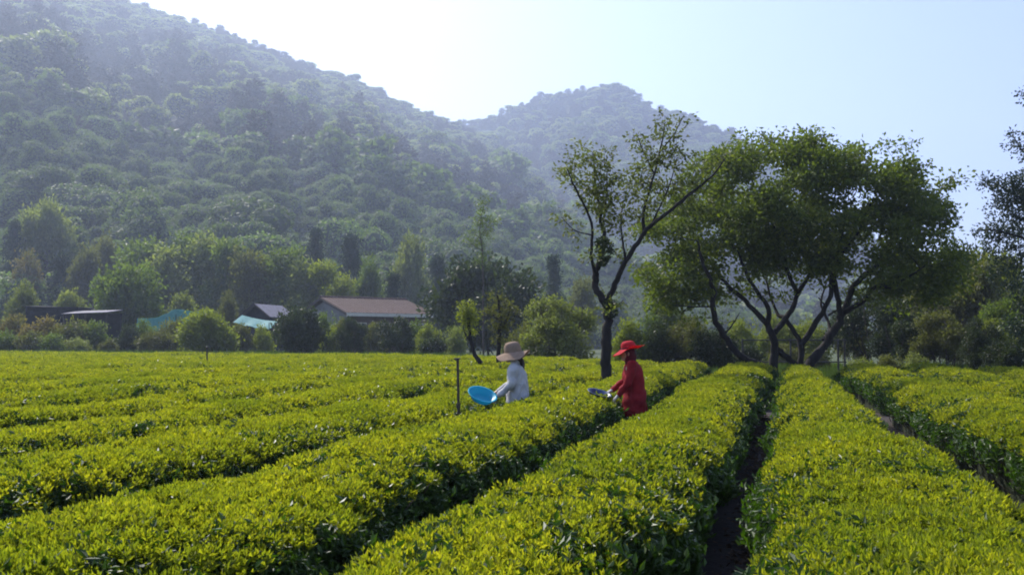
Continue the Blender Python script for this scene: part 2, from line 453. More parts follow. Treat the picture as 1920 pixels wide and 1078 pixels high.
def forest(name, which, px0, px1, Y0, Y1, spacing, seed, label, ng=None):
    r = np.random.default_rng(seed)
    x0, x1 = (px0 - CX) / F_PX * Y1, (px1 - CX) / F_PX * Y1
    nx, ny = int((x1 - x0) / spacing), int((Y1 - Y0) / spacing)
    gx, gy = np.meshgrid(np.linspace(x0, x1, nx), np.linspace(Y0, Y1, ny))
    gx = (gx + r.uniform(-.55, .55, gx.shape) * spacing).ravel(); gy = (gy + r.uniform(-.55, .55, gy.shape) * spacing).ravel()
    px = CX + F_PX * gx / gy
    ok = (px > px0) & (px < px1) & (gy > Y0) & (gy < Y1)
    gx, gy, px = gx[ok], gy[ok], px[ok]
    z, s = mountain_z(px, gy, which)
    ok = (s > 0.0) & (s < 1.06) & (z > 0.8)
    if which == 1:
        z0, s0 = mountain_z(px, gy, 0)
        ok &= z > z0
    gx, gy, px, z, s = gx[ok], gy[ok], px[ok], z[ok], s[ok]
    n = len(gx)
    mixn = fbm(gx / 60, gy / 60, 5 + which, 3)
    band = np.exp(-((s - 0.17) / 0.14) ** 2) * 0.95 if which == 0 else np.full(n, 0.04)
    pine = r.uniform(0, 1, n) < np.clip(band * 1.25 + mixn * 0.2, 0, 0.95) * (s < 0.8)
    pale = r.uniform(0, 1, n) < np.clip(0.42 + mixn * 0.5, 0.1, 0.9)
    vid = np.where(pine, 4 + r.integers(0, 2, n), np.where(pale, 2, 0) + r.integers(0, 2, n))
    size = spacing * (r.uniform(0.8, 1.6, n) if ng is None else r.uniform(0.65, 1.35, n)) * np.where(r.uniform(0, 1, n) < 0.15, 1.4, 1.0) 
    wide = np.where(pine, 1.4, 1.0)
    scl = np.stack([size * wide * r.uniform(.8, 1.2, n), size * wide * r.uniform(.8, 1.2, n), size * r.uniform(.55, .95, n) * np.where(pine, 1.5, 1.0) * np.interp(s, [0.75, 0.92], [1.0, 0.5])], 1)
    scatter(name, ng or GN_FOREST, np.stack([gx, gy, z - 0.8], 1), np.stack([r.normal(0, .06, n), r.normal(0, .06, n), r.uniform(0, 6.28, n)], 1), scl, vid, label=label, category='forest')

forest('forest', 0, -260, 1750, 128, 300, 5.2, 3, 'green and brown forest on the lowest slope of the nearer mountain', GN_FINE)
forest('forest', 0, -260, 1750, 296, 1060, 7.4, 6, 'hazy blue-green forest covering the upper side of the nearer mountain')
forest('forest', 1, 820, 1900, 400, 1100, 8.5, 4, 'pale blue-green forest covering the far peak in the haze')

# ------------------------------------------------------------------ haze
a = Acc()
a.add([(-2100, -2100, -1), (2100, -2100, -1), (2100, 2100, -1), (-2100, 2100, -1), (-2100, -2100, 540), (2100, -2100, 540), (2100, 2100, 540), (-2100, 2100, 540)], [(0, 3, 2, 1), (4, 5, 6, 7), (0, 1, 5, 4), (1, 2, 6, 5), (2, 3, 7, 6), (3, 0, 4, 7)])
m = bpy.data.materials.new('haze'); m.use_nodes = True
nt = m.node_tree
nt.nodes.remove(nt.nodes['Principled BSDF'])
pv = nt.nodes.new('ShaderNodeVolumePrincipled')
pv.inputs['Density'].default_value = HAZE_DENSITY
pv.inputs['Color'].default_value = HAZE_COLOR
pv.inputs['Anisotropy'].default_value = 0.45
nt.links.new(pv.outputs[0], nt.nodes['Material Output'].inputs['Volume'])
link('haze', a.mesh('haze', m), kind='stuff', label='thin blue haze in the air before the mountains', category='haze')

# ------------------------------------------------------------------ tea rows
TH = math.atan((1445 - CX) / F_PX)
U = np.array((math.sin(TH), math.cos(TH)))
W = np.array((math.cos(TH), -math.sin(TH)))

def edge_depth(x):
    return np.interp(x, [-70, -37, -4.8, 3.6, 9.2, 14.4, 25], [72, 57, 45, 33, 27, 24, 21.5])

def tea_clump(name, seed, kind):
    r = np.random.default_rng(seed)
    acc = Acc()
    if kind == 'young':
        for k in range(4):
            c0 = np.array((r.normal(0, .028), r.normal(0, .028), r.uniform(-.015, .015)))
            ax = unit(np.array((r.normal(0, .22), r.normal(0, .22), 1.0)))
            n = 5
            t = np.linspace(0, 1, n)
            an = r.uniform(0, 6.28) + np.arange(n) * 2.4
            out = np.stack([np.cos(an), np.sin(an), np.zeros(n)], 1)
            tilt = np.interp(t, [0, 1], [0.95, 0.12])[:, None]
            d = unit(ax * (1 - tilt * 0.55) + out * tilt)
            leaves(acc, c0 + ax * (t[:, None] * 0.05), d, r.uniform(0.032, 0.052, n) * np.interp(t, [0, 1], [1.15, 0.75]), 0.42, r, 0, 0.25)
            tube(acc, [c0 - ax * .04, c0 + ax * .055], [.0016, .0009], 3, 0, False)
    else:
        n = 15
        an = r.uniform(0, 6.28, n)
        d = np.stack([np.cos(an), np.sin(an), r.uniform(-.25, .75, n)], 1)
        c = np.stack([r.normal(0, .03, n), r.normal(0, .03, n), r.uniform(-.05, .03, n)], 1)
        leaves(acc, c, d, r.uniform(0.045, 0.075, n), 0.44, r, 0, 0.15)
    return source(name, acc, M['shoot' if kind == 'young' else 'tea_old'])

GN_YOUNG = gn_tree('shoot_scatter', [tea_clump('tea_shoot_clump', 21 + k, 'young') for k in range(4)])
GN_OLD = gn_tree('leaf_scatter', [tea_clump('tea_leaf_clump', 31 + k, 'old') for k in range(4)])

def row_shape(t, th, vl, vr, t0, t1, seed, curve):
    vl, vr = vl + curve[0] * (t - 6), vr + curve[1] * (t - 6)
    """surface point of a clipped tea row: t along it, th 0..pi across it from left foot to right foot"""
    c = (vl + vr) / 2
    hw = (vr - vl) / 2
    endf = np.clip(np.minimum(t - t0, t1 - t) / 1.2, 0, 1)
    endf = np.sqrt(np.clip(1 - (1 - endf) ** 2, 0, 1))
    el = 0.16 * fbm(t / 0.75, 0.3 + t * 0, seed, 3) + 0.05
    er = 0.16 * fbm(t / 0.75, 9.3 + t * 0, seed + 3, 3) + 0.05
    cs, sn = np.cos(th), np.sin(th)
    off = -np.sign(cs) * np.abs(cs) ** 0.62
    ww = np.where(off < 0, hw + el * np.abs(off), hw + er * np.abs(off)) * (0.35 + 0.65 * endf)
    under = np.clip((np.abs(cs) - 0.93) / 0.07, 0, 1)
    v = c + off * ww * (1 - 0.22 * under)
    h = 0.81 + 0.04 * fbm(t / 2.2, v / 1.6, seed + 9, 3) + 0.02 * fbm(t / 0.5, v / 0.45, 4, 2) + 0.03 * vnoise(t / 9, v / 5, 2)
    z = h * np.abs(sn) ** 0.42 * (0.25 + 0.75 * endf)
    bump = 0.035 * fbm(t / 0.22, th * 3.2, seed + 5, 2)
    v = v + off * bump
    z = z + bump * sn * 0.6
    x = t * U[0] + v * W[0]
    y = t * U[1] + v * W[1]
    return np.stack([x, y, z], -1)

def build_row(vl, vr, t0, t1, seed, label, group, curve=(0.0, 0.0), bare=0.0):
    r = np.random.default_rng(seed)
    root_xy = ((t0 * U + (vl + vr) / 2 * W))
    root = thing('tea_row', label, 'tea hedge', (root_xy[0], root_xy[1], 0), group)
    off = np.array((root_xy[0], root_xy[1], 0))
    # woody body
    nt_ = int((t1 - t0) / (0.16 if t0 < 12 else 0.35)) + 2
    nt_ = min(nt_, 220)
    ts = t0 + (t1 - t0) * np.linspace(0, 1, nt_) ** 1.3
    ths = np.linspace(0, math.pi, 19)
    T, H = np.meshgrid(ts, ths, indexing='ij')
    P = row_shape(T, H, vl, vr, t0, t1, seed, curve) - off
    cc = P.mean(1, keepdims=True); P = cc + (P - cc) * np.array((0.84, 0.84, 0.90))
    n = len(ths)
    i, j = np.meshgrid(np.arange(nt_ - 1), np.arange(n - 1), indexing='ij')
    q = np.stack([i * n + j, (i + 1) * n + j, (i + 1) * n + j + 1, i * n + j + 1], -1).reshape(-1, 4)
    acc = Acc(); acc.add(P.reshape(-1, 3), q)
    link('bush_body', acc.mesh('bush_body', M['tea_core'], True), root)
    if t0 < 12 and abs((vl + vr) / 2) < 6:
        # bare lower branches on both flanks
        ta = Acc()
        t1n = min(t1, 19)
        n = int((t1n - t0) * 34)
        q = rr_ = np.random.default_rng(seed + 50)
        tt = rr_.uniform(t0, t1n, n); sd = np.where(rr_.uniform(0, 1, n) < .5, -1, 1)
        c = (vl + vr) / 2 + ((curve[0] + curve[1]) / 2) * (tt - 6); hw = (vr - vl) / 2
        for k in range(n):
            b0 = c[k] + sd[k] * hw * rr_.uniform(.15, .6); b1 = c[k] + sd[k] * hw * rr_.uniform(.8, 1.0)
            h1 = rr_.uniform(.3, .72); t2 = tt[k] + rr_.normal(0, .12)
            pts = [(tt[k], b0, .02), ((tt[k] + t2) / 2 + rr_.normal(0, .03), b0 * .55 + b1 * .45, h1 * .5), (t2, b1, h1)]
            P3 = np.array([(t_ * U[0] + v_ * W[0], t_ * U[1] + v_ * W[1], z_) for t_, v_, z_ in pts]) - off
            tube(ta, smooth_path(P3, 2), np.linspace(.008, .003, 5), 4, 0, False)
        link('branches', ta.mesh('branches', M['bark_brown'], True), root, kind='stuff')
    # leaves, denser towards the viewer's end of the field
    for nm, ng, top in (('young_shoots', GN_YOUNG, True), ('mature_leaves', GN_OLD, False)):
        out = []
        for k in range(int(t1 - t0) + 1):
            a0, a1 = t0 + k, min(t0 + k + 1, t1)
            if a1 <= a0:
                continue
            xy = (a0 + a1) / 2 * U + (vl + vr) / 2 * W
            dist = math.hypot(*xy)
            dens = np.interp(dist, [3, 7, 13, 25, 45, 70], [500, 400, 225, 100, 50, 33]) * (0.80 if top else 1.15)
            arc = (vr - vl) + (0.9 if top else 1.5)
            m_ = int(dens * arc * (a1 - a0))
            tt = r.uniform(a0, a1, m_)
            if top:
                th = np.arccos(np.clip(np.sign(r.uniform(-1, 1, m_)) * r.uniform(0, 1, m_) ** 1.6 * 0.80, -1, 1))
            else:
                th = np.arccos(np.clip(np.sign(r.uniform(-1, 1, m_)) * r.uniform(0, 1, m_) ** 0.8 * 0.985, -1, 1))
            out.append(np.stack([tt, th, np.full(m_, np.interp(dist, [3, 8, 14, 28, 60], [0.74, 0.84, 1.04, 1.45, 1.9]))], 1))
        A = np.concatenate(out)
        p = row_shape(A[:, 0], A[:, 1], vl, vr, t0, t1, seed, curve)
        keep = (np.abs(p[:, 0]) < 0.66 * p[:, 1] + 3.5) & (p[:, 1] > 1.2)
        A, p = A[keep], p[keep]
        if len(A) == 0:
            continue
        e = 0.01
        pt = row_shape(A[:, 0] + e, A[:, 1], vl, vr, t0 - 1, t1 + 1, seed, curve) - row_shape(A[:, 0] - e, A[:, 1], vl, vr, t0 - 1, t1 + 1, seed, curve)
        ph = row_shape(A[:, 0], A[:, 1] + e, vl, vr, t0, t1, seed, curve) - row_shape(A[:, 0], A[:, 1] - e, vl, vr, t0, t1, seed, curve)
        nrm = unit(np.cross(pt, ph)); nrm *= np.where(nrm[:, 2:3] < -0.2, -1, 1)
        k = len(A)
        if top:
            thin = r.uniform(0, 1, k) < np.clip(0.68 + 0.55 * fbm(p[:, 0] / 1.1, p[:, 1] / 1.1, 88, 2), 0.35, 1)
            A, p, nrm = A[thin], p[thin], nrm[thin]; k = len(A)
            d = unit(nrm * 0.5 + np.array((0, 0, 0.9)) + r.normal(0, .16, (k, 3)))
            p = p + d * r.uniform(-.02, .035, (k, 1)) * A[:, 2:3]
        else:
            if bare:
                ok = (A[:, 1] > 0.75) | (r.uniform(0, 1, k) > bare)
                A, p, nrm = A[ok], p[ok], nrm[ok]; k = len(A)
            d = unit(nrm + np.array((0, 0, 0.3)) + r.normal(0, .3, (k, 3)))
            p = p + nrm * r.uniform(-.06, .015, (k, 1))
        # euler turning +z to d, after a random spin about z
        rot = np.stack([np.zeros(k), np.arccos(np.clip(d[:, 2], -1, 1)), np.arctan2(d[:, 1], d[:, 0])], 1)
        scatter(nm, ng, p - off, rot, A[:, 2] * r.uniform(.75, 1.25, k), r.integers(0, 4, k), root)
    return root

def t_end(v, tmax=90):
    for t in np.arange(4, tmax, 0.25):
        x, y = t * U[0] + v * W[0], t * U[1] + v * W[1]
        if y > edge_depth(x):
            return t
    return tmax

def t_start(v):
    """first t at which the row can be near the view"""
    for t in np.arange(1.0, 90, 0.5):
        x, y = t * U[0] + v * W[0], t * U[1] + v * W[1]
        if y > 1.0 and abs(x) < 0.63 * y + 2.0:
            return t
    return None

CROSS = 18.6
near = [
    (-1.54, -0.50, 'long tea row below the red-coated person, left of the narrow soil gap', (0.006, 0.022), 0),
    (-0.02, 1.16, 'brightest yellow-green tea row, just right of the narrow soil gap', (0.022, -0.004), 0),
    (1.92, 3.25, 'tea row with a dark bare flank facing the brightest row', (0.0, 0.0), .55),
    (3.45, 5.1, 'outermost tea row at the right end of the field', (0.0, 0.0), 0),
    (5.3, 7.0, 'short far tea row under the pine at the right edge', (0.0, 0.0), 0),
]
far_labels = [
    'rounded far tea mound just left of the broad spreading tree trunks',
    'rounded far tea mound directly below the broad spreading tree trunks',
    'far tea row right of the spreading tree, before the pipe fence posts',
    'far tea row before the olive shrubs beyond the pipe fence',
    'far tea row before the dark bush below the pine',
]
for k, (vl, vr, lab, cv, bare) in enumerate(near):
    vm = (vl + vr) / 2
    ts = t_start(vm)
    te = t_end(vm)
    split = CROSS + 0.5 * math.sin(k * 2.1)
    if ts < split - 2:
        build_row(vl, vr, ts, split, 100 + k, lab, 'tea rows of the near plot', cv, bare)
        build_row(vl, vr, split + 1.3, te, 200 + k, far_labels[k], 'tea rows of the far plot', cv)
    else:
        build_row(vl, vr, ts, te, 200 + k, far_labels[k], 'tea rows of the far plot', cv)
left = ['tea row in front of the woman in white, ending beside the red-coated person', 'tea row carrying the bright blue basin and the capped pipe', 'next tea row behind the one carrying the bright blue basin']
left += [w_ + ' tea row behind the one carrying the bright blue basin' for w_ in ('second', 'third', 'fourth', 'fifth', 'sixth', 'seventh', 'eighth')]
v_hi = -2.05
k = 0
while True:
    pitch = 1.72 + 0.1 * math.sin(k * 1.7)
    gap = 0.46 if k < 2 else 0.42
    vr = v_hi
    vl = v_hi - pitch + gap
    vm = (vl + vr) / 2
    ts, te = t_start(vm), t_end(vm)
    if ts is None or ts > te - 3 or k > 34:
        break
    lab = left[k] if k < len(left) else 'low tea row merging into the flat yellow-green field at the left'
    build_row(vl, vr, ts, te, 300 + k, lab, 'tea rows of the near plot' if k < len(left) else 'tea rows of the wide left field')
    v_hi -= pitch
    k += 1

# bare soil between the rows and fallen leaves on it
a = Acc()
xs = np.linspace(-75, 40, 120); ys = np.linspace(-3, 80, 90)
X, Y = np.meshgrid(xs, ys)
Z = 0.012 + 0.02 * (fbm(X / 0.8, Y / 0.8, 6, 2) + 1.5)
n = len(xs)
i, j = np.meshgrid(np.arange(len(ys) - 1), np.arange(n - 1), indexing='ij')
q = np.stack([i * n + j, i * n + j + 1, (i + 1) * n + j + 1, (i + 1) * n + j], -1).reshape(-1, 4)
fc = np.stack([X, Y], -1).reshape(-1, 2)[q].mean(1)
q = q[fc[:, 1] < edge_depth(fc[:, 0]) + 1.0]
a.add(np.stack([X, Y, Z], -1).reshape(-1, 3), q)
link('soil', a.mesh('soil', M['soil'], True), kind='structure')
a = Acc()
r = np.random.default_rng(91)
tt = 1.5 + 17 * r.uniform(0, 1, 5200) ** 1.6; vv = np.where(r.uniform(0, 1, 5200) < .5, r.normal(-0.2, .1, 5200), r.normal(1.45, .14, 5200))
c = np.stack([tt * U[0] + vv * W[0], tt * U[1] + vv * W[1], np.full(5200, .082)], 1)
leaves(a, c, np.stack([r.normal(0, 1, 5200), r.normal(0, 1, 5200), r.normal(0, .12, 5200)], 1), r.uniform(.03, .07, 5200), .45, r)
link('fallen_leaves', a.mesh('fallen_leaves', M['litter']), kind='stuff', label='dry brown leaves on the soil between the tea rows', category='leaves')

# ------------------------------------------------------------------ trees traced limb by limb
def poly_clumps(poly, d0, n, rpx, r, thick=1.0, holes=()):
    """clumps (x, y, depth, radius px) filling the volume behind a crown outline"""
    poly = np.asarray(poly, float)
    lo, hi = poly.min(0), poly.max(0)
    def inside(p):
        x, y = p
        c = False
        for i in range(len(poly)):
            (x1, y1), (x2, y2) = poly[i], poly[i - 1]
            if (y1 > y) != (y2 > y) and x < (x2 - x1) * (y - y1) / (y2 - y1) + x1:
                c = not c
        return c
    def dist(p):
        a, b = poly, np.roll(poly, 1, 0)
        ab = b - a
        t = np.clip(((p - a) * ab).sum(1) / np.maximum((ab * ab).sum(1), 1e-6), 0, 1)
        return np.linalg.norm(a + ab * t[:, None] - p, axis=1).min()
    out = []
    dm = min(hi - lo) * 0.42
    tries = 0
    while len(out) < n and tries < n * 60:
        tries += 1
        p = r.uniform(lo, hi)
        if not inside(p) or any((p[0] - h[0]) ** 2 + (p[1] - h[1]) ** 2 < h[2] ** 2 for h in holes):
            continue
        q = min(dist(p) / dm, 1.0)
        if q * dm < rpx * 0.55:
            continue
        half = dm * math.sqrt(1 - (1 - q) ** 2) * thick * d0 / F_PX
        out.append((p[0], p[1], d0 + r.uniform(-1, 1) * half, rpx * r.uniform(.65, 1.25)))
    return out

def traced_tree(name, label, cat, base, d0, limbs, clumps, leaf, per, leaf_m, bark_m, seed, group=None, flat=0.75, twig=0.02, extra=()):
    """limbs: (points [(px, py, depth offset)], r0, r1); clumps: (px, py, depth, radius px)"""
    r = np.random.default_rng(seed)
    b = at(base[0], base[1], d0)
    off = np.array((b[0], b[1], 0.0))
    root = thing(name, label, cat, tuple(off), group)
    ta, ca = Acc(), Acc()
    nodes, nrad = [], []
    for pts, r0, r1 in limbs:
        P = np.array([at(p[0], p[1], d0 + (p[2] if len(p) > 2 else 0)) for p in pts])
        r0 *= .88
        if pts[0][1] >= base[1] - 14:
            P = np.vstack([[P[0][0], P[0][1], -0.1], P]) if P[0][2] > 0.15 else P
        S = smooth_path(P, 5, r0 * 0.12, r)
        rad = np.linspace(1, 0, len(S)) ** 0.8 * (r0 - r1) + r1
        if P[0][2] < 0.2:
            rad[:5] *= np.linspace(1.35, 1.0, 5)
        rad = rad * (1 + .11 * fbm(np.arange(len(rad)) / 2.3, np.full(len(rad), r0 * 91), seed, 2))
        tube(ta, S - off, rad, 9)
        nodes.append(S); nrad.append(rad)
    N_ = np.concatenate(nodes); NR = np.concatenate(nrad)
    C = np.array([at(c[0], c[1], c[2]) for c in clumps])
    RR = np.array([c[3] * c[2] / F_PX for c in clumps])
    order = np.argsort([np.linalg.norm(N_ - c, axis=1).min() for c in C])
    for i in order:
        c = C[i]
        dd = np.linalg.norm(N_ - c, axis=1) + 0.8 * np.clip(N_[:, 2] - c[2], 0, None)
        k = int(dd.argmin())
        s = N_[k]
        if np.linalg.norm(s - c) > 0.08:
            mid = (s + c) / 2 + r.normal(0, 0.10, 3) * np.linalg.norm(c - s) - np.array((0, 0, 0.06 * np.linalg.norm(c - s)))
            S = smooth_path([s, mid, c], 4)
            r0 = min(NR[k] * 0.8, twig * (0.6 + 0.5 * np.linalg.norm(c - s)))
            rad = np.linspace(r0, twig * 0.3, len(S))
            tube(ta, S - off, rad, 5)
            N_ = np.vstack([N_, S]); NR = np.concatenate([NR, rad])
        for q in range(3):
            e = c + r.normal(0, .55, 3) * RR[i]
            tube(ta, np.array([c, (c + e) / 2 + r.normal(0, .03, 3), e]) - off, [twig * .35, twig * .25, twig * .12], 4, 0, False)
    for i, c in enumerate(C):
        k = max(6, int(per * (RR[i] / np.median(RR)) ** 2))
        # leaves sit in small sprays inside the clump
        ns = max(3, k // 9)
        sc = c + unit(r.normal(0, 1, (ns, 3))) * r.uniform(.15, 1.0, (ns, 1)) ** .6 * RR[i] * np.array((1, 1, flat))
        w = r.integers(0, ns, k)
        p = sc[w] + r.normal(0, 1, (k, 3)) * leaf * np.array((1.2, 1.2, .7))
        d = unit((p - c) / RR[i] * 0.6 + r.normal(0, .75, (k, 3)) + np.array((0, 0, -.15)))
        leaves(ca, p - off, d, leaf * r.uniform(.7, 1.25, k), 0.55, r)
    link('trunk', ta.mesh('trunk', bark_m, True), root)
    link('crown', ca.mesh('crown', leaf_m), root)
    for nm, cl, lf, pr, mt in extra:
        ea = Acc()
        for (x, y, dd, rp) in cl:
            c = at(x, y, dd); rr = rp * dd / F_PX
            d = unit(r.normal(0, 1, (pr, 3)))
            leaves(ea, c + d * r.uniform(.3, 1, (pr, 1)) ** .5 * rr - off, d + r.normal(0, .6, (pr, 3)), lf * r.uniform(.7, 1.2, pr), .7, r)
        link(nm, ea.mesh(nm, mt), root)
    return root

r = np.random.default_rng(5)
# the broad multi-stemmed tree
D = 28.5
big_poly = [(1190, 500), (1196, 430), (1235, 370), (1280, 322), (1335, 285), (1400, 262), (1460, 254), (1520, 252), (1575, 268), (1620, 262), (1672, 268), (1722, 300), (1752, 345), (1772, 372), (1776, 420), (1800, 450), (1822, 490), (1810, 535), (1770, 566), (1700, 570), (1640, 552), (1590, 535), (1540, 518), (1480, 522), (1430, 525), (1375, 552), (1310, 580), (1240, 592), (1200, 565)]
big_cl = poly_clumps(big_poly, D, 275, 27, r, 0.9)
big_cl += [(1782, 342, D, 16), (1800, 332, D, 10), (1765, 352, D + .3, 15), (1700, 272, D, 12), (1712, 262, D, 7), (1660, 272, D - .3, 14), (1512, 250, D, 12), (1420, 256, D + .4, 13), (1440, 265, D, 15), (1470, 252, D, 10), (1740, 312, D, 12), (1215, 520, D - .8, 17), (1200, 505, D - 1, 15), (1255, 545, D - 1, 18), (1295, 560, D - .6, 15), (1225, 558, D - .8, 12), (1330, 545, D + .6, 15), (1465, 555, D + .5, 13), (1580, 550, D + .8, 14), (1340, 292, D, 18), (1310, 305, D, 16), (1390, 262, D, 14), (1230, 585, D - .7, 8), (1400, 545, D + .9, 16), (1440, 548, D - .6, 14), (1375, 560, D + .8, 13), (1500, 535, D + 1.1, 15), (1540, 528, D - .8, 14), (1600, 545, D + 1, 15), (1320, 590, D - .4, 11), (1345, 600, D + .6, 9), (1275, 600, D - .8, 10), (1640, 560, D - .5, 15), (1680, 575, D + .4, 13), (1720, 575, D, 13), (1620, 520, D + 1.2, 17), (1560, 515, D + 1.3, 15), (1460, 520, D + 1.2, 15)]
tr = lambda c: [(1280 + x / 2.156, 220 + y / 2.156, *z) for x, y, *z in c]
big_limbs = [
    (tr([(330, 1010), (245, 975, -.2), (165, 880, -.5), (125, 790, -.8), (125, 690, -1), (85, 600, -1.3), (60, 500, -1.6)]), .17, .03),
    (tr([(365, 1020), (372, 920), (345, 840, .1), (270, 760, .5), (170, 665, .9), (105, 575, 1.3)]), .19, .03),
    (tr([(345, 840, .1), (340, 760, -.2), (270, 660, -.6), (220, 540, -1)]), .11, .025),
    (tr([(372, 870), (440, 780, .4), (465, 710, .7), (505, 650, 1.0), (545, 560, 1.3), (560, 440, 1.5)]), .12, .025),
    (tr([(465, 710, .7), (435, 650, .2), (405, 545, -.3), (365, 430, -.6)]), .09, .02),
    (tr([(475, 1010, .3), (478, 920, .3), (415, 815, .6), (380, 790, .9), (335, 650, 1.5)]), .14, .03),
    (tr([(478, 920, .3), (555, 805, .0), (598, 720, -.3), (603, 610, -.6), (640, 500, -.9), (660, 380, -1.1)]), .12, .025),
    (tr([(575, 760, -.2), (550, 730, -.3)]), .035, .015),
    (tr([(505, 1015), (585, 910, .1), (640, 810, .3), (688, 690, .6), (755, 625, .9), (860, 550, 1.3), (950, 450, 1.6)]), .20, .03),
    (tr([(640, 810, .3), (622, 700, -.1), (612, 600, -.4), (700, 480, -.9), (760, 350, -1.1)]), .11, .025),
    (tr([(650, 790, .3), (735, 740, -.2), (770, 690, -.6), (880, 660, -1.1), (980, 600, -1.4)]), .10, .02),
    (tr([(770, 690, -.6), (850, 690, -.4), (900, 700, -.3)]), .05, .015),
    (tr([(570, 900, .1), (595, 850, .5), (572, 790, .8), (560, 740, 1.0), (590, 640, 1.4)]), .07, .02),
    (tr([(590, 800, .3), (640, 770, .5)]), .04, .03),
    (tr([(375, 930), (420, 970, .1), (460, 1000, .2)]), .12, .10),
    (tr([(125, 765, -.8), (40, 765, -1.2), (-40, 760, -1.4)]), .035, .01),
    (tr([(165, 880, -.5), (200, 840, -.3), (230, 790, 0)]), .04, .012),
]
traced_tree('spreading_tree', 'broad spreading dark green tree with several twisting stems at the field end', 'tree', (1440, 690), D, big_limbs, big_cl, 0.155, 185, M['L_big'], M['bark_dark'], 51)

# the tall sparse tree behind the red-coated person
D = 19.6
ts_ = lambda c: [(1000 + x / 2.073, 200 + y / 2.073, *z) for x, y, *z in c]
sp_limbs = [
    (ts_([(285, 1062), (282, 960), (286, 860), (288, 800, .05), (270, 750, .1), (243, 700, .2), (245, 640, .25), (262, 590, .3), (272, 530, .3), (268, 470, .3), (245, 330, .5), (232, 180, .6)]), .155, .012),
    (ts_([(245, 650, .25), (226, 590, 0), (228, 470, -.2), (205, 400, -.3), (160, 310, -.5), (130, 240, -.6)]), .05, .01),
    (ts_([(288, 760, .05), (318, 690, -.1), (360, 600, -.3), (405, 530, -.4), (455, 465, -.5), (530, 405, -.6), (610, 340, -.7), (690, 275, -.8), (745, 205, -.9)]), .08, .012),
    (ts_([(360, 600, -.3), (348, 530, -.1), (340, 440, .1), (350, 370, .2)]), .035, .01),
    (ts_([(430, 500, -.4), (430, 400, -.2), (470, 260, 0), (500, 140, .1), (512, 60, .1)]), .045, .009),
    (ts_([(470, 260, 0), (425, 170, .2), (405, 115, .3)]), .022, .008),
    (ts_([(490, 180, .1), (545, 110, 0), (580, 45, -.1)]), .02, .007),
    (ts_([(270, 480, .3), (285, 330, .1), (285, 190, 0)]), .028, .008),
    (ts_([(228, 500, -.2), (160, 480, -.4), (110, 430, -.5)]), .018, .006),
    (ts_([(455, 465, -.5), (520, 330, -.2), (560, 200, 0)]), .025, .007),
    (ts_([(288, 800), (330, 770, .1), (350, 750, .2)]), .02, .006),
]
sp_cl = [(160, 220, 22), (130, 255, 20), (110, 265, 14), (165, 300, 20), (185, 150, 14), (195, 190, 15), (235, 220, 22), (240, 270, 24), (215, 320, 22), (280, 180, 16), (270, 230, 20), (255, 330, 24), (285, 300, 20), (300, 370, 20), (255, 390, 22), (220, 390, 18), (300, 460, 22), (285, 420, 22), (190, 370, 14), (120, 440, 12), (150, 480, 12), (180, 500, 10), (230, 580, 14), (215, 570, 10), (105, 410, 8), (410, 125, 17), (425, 170, 18), (500, 70, 16), (512, 40, 9), (500, 120, 18), (570, 60, 13), (585, 40, 8), (550, 110, 16), (540, 170, 22), (575, 180, 15), (475, 200, 22), (500, 220, 22), (440, 250, 20), (410, 240, 18), (355, 270, 16), (380, 300, 18), (430, 300, 22), (480, 300, 24), (370, 350, 18), (410, 350, 16), (360, 400, 16), (440, 390, 20), (400, 420, 18), (340, 440, 14), (350, 510, 12), (350, 570, 13), (365, 590, 11), (560, 240, 18), (520, 330, 22), (470, 370, 20), (560, 310, 20), (610, 290, 20), (650, 250, 18), (690, 230, 16), (730, 200, 14), (600, 360, 18), (640, 310, 18), (745, 195, 10), (300, 770, 14), (330, 765, 12), (300, 800, 10), (265, 720, 9), (455, 440, 14), (290, 350, 18), (310, 330, 12), (330, 280, 12), (265, 870, 6), (320, 860, 6)]
rs = np.random.default_rng(8)
sp_cl = [(x, y, D + rs.uniform(-.75, .75), rr / 2.073 * 1.0) for (x, y, rr) in [(1000 + x / 2.073, 200 + y / 2.073, q) for x, y, q in sp_cl]]
traced_tree('sparse_tree', 'tall sparse forked tree with small olive leaf tufts behind the red-coated person', 'tree', (1137, 706), D, sp_limbs, sp_cl, 0.10, 62, M['L_sparse'], M['bark_dark'], 52, twig=.011,
            extra=[('ivy', [(1134, 462, D, 15), (1137, 475, D, 13), (1128, 455, D, 10), (1130, 490, D + .1, 8), (1148, 585, D - .1, 9), (1142, 570, D, 10)], .07, 150, M['L_ivy'])])

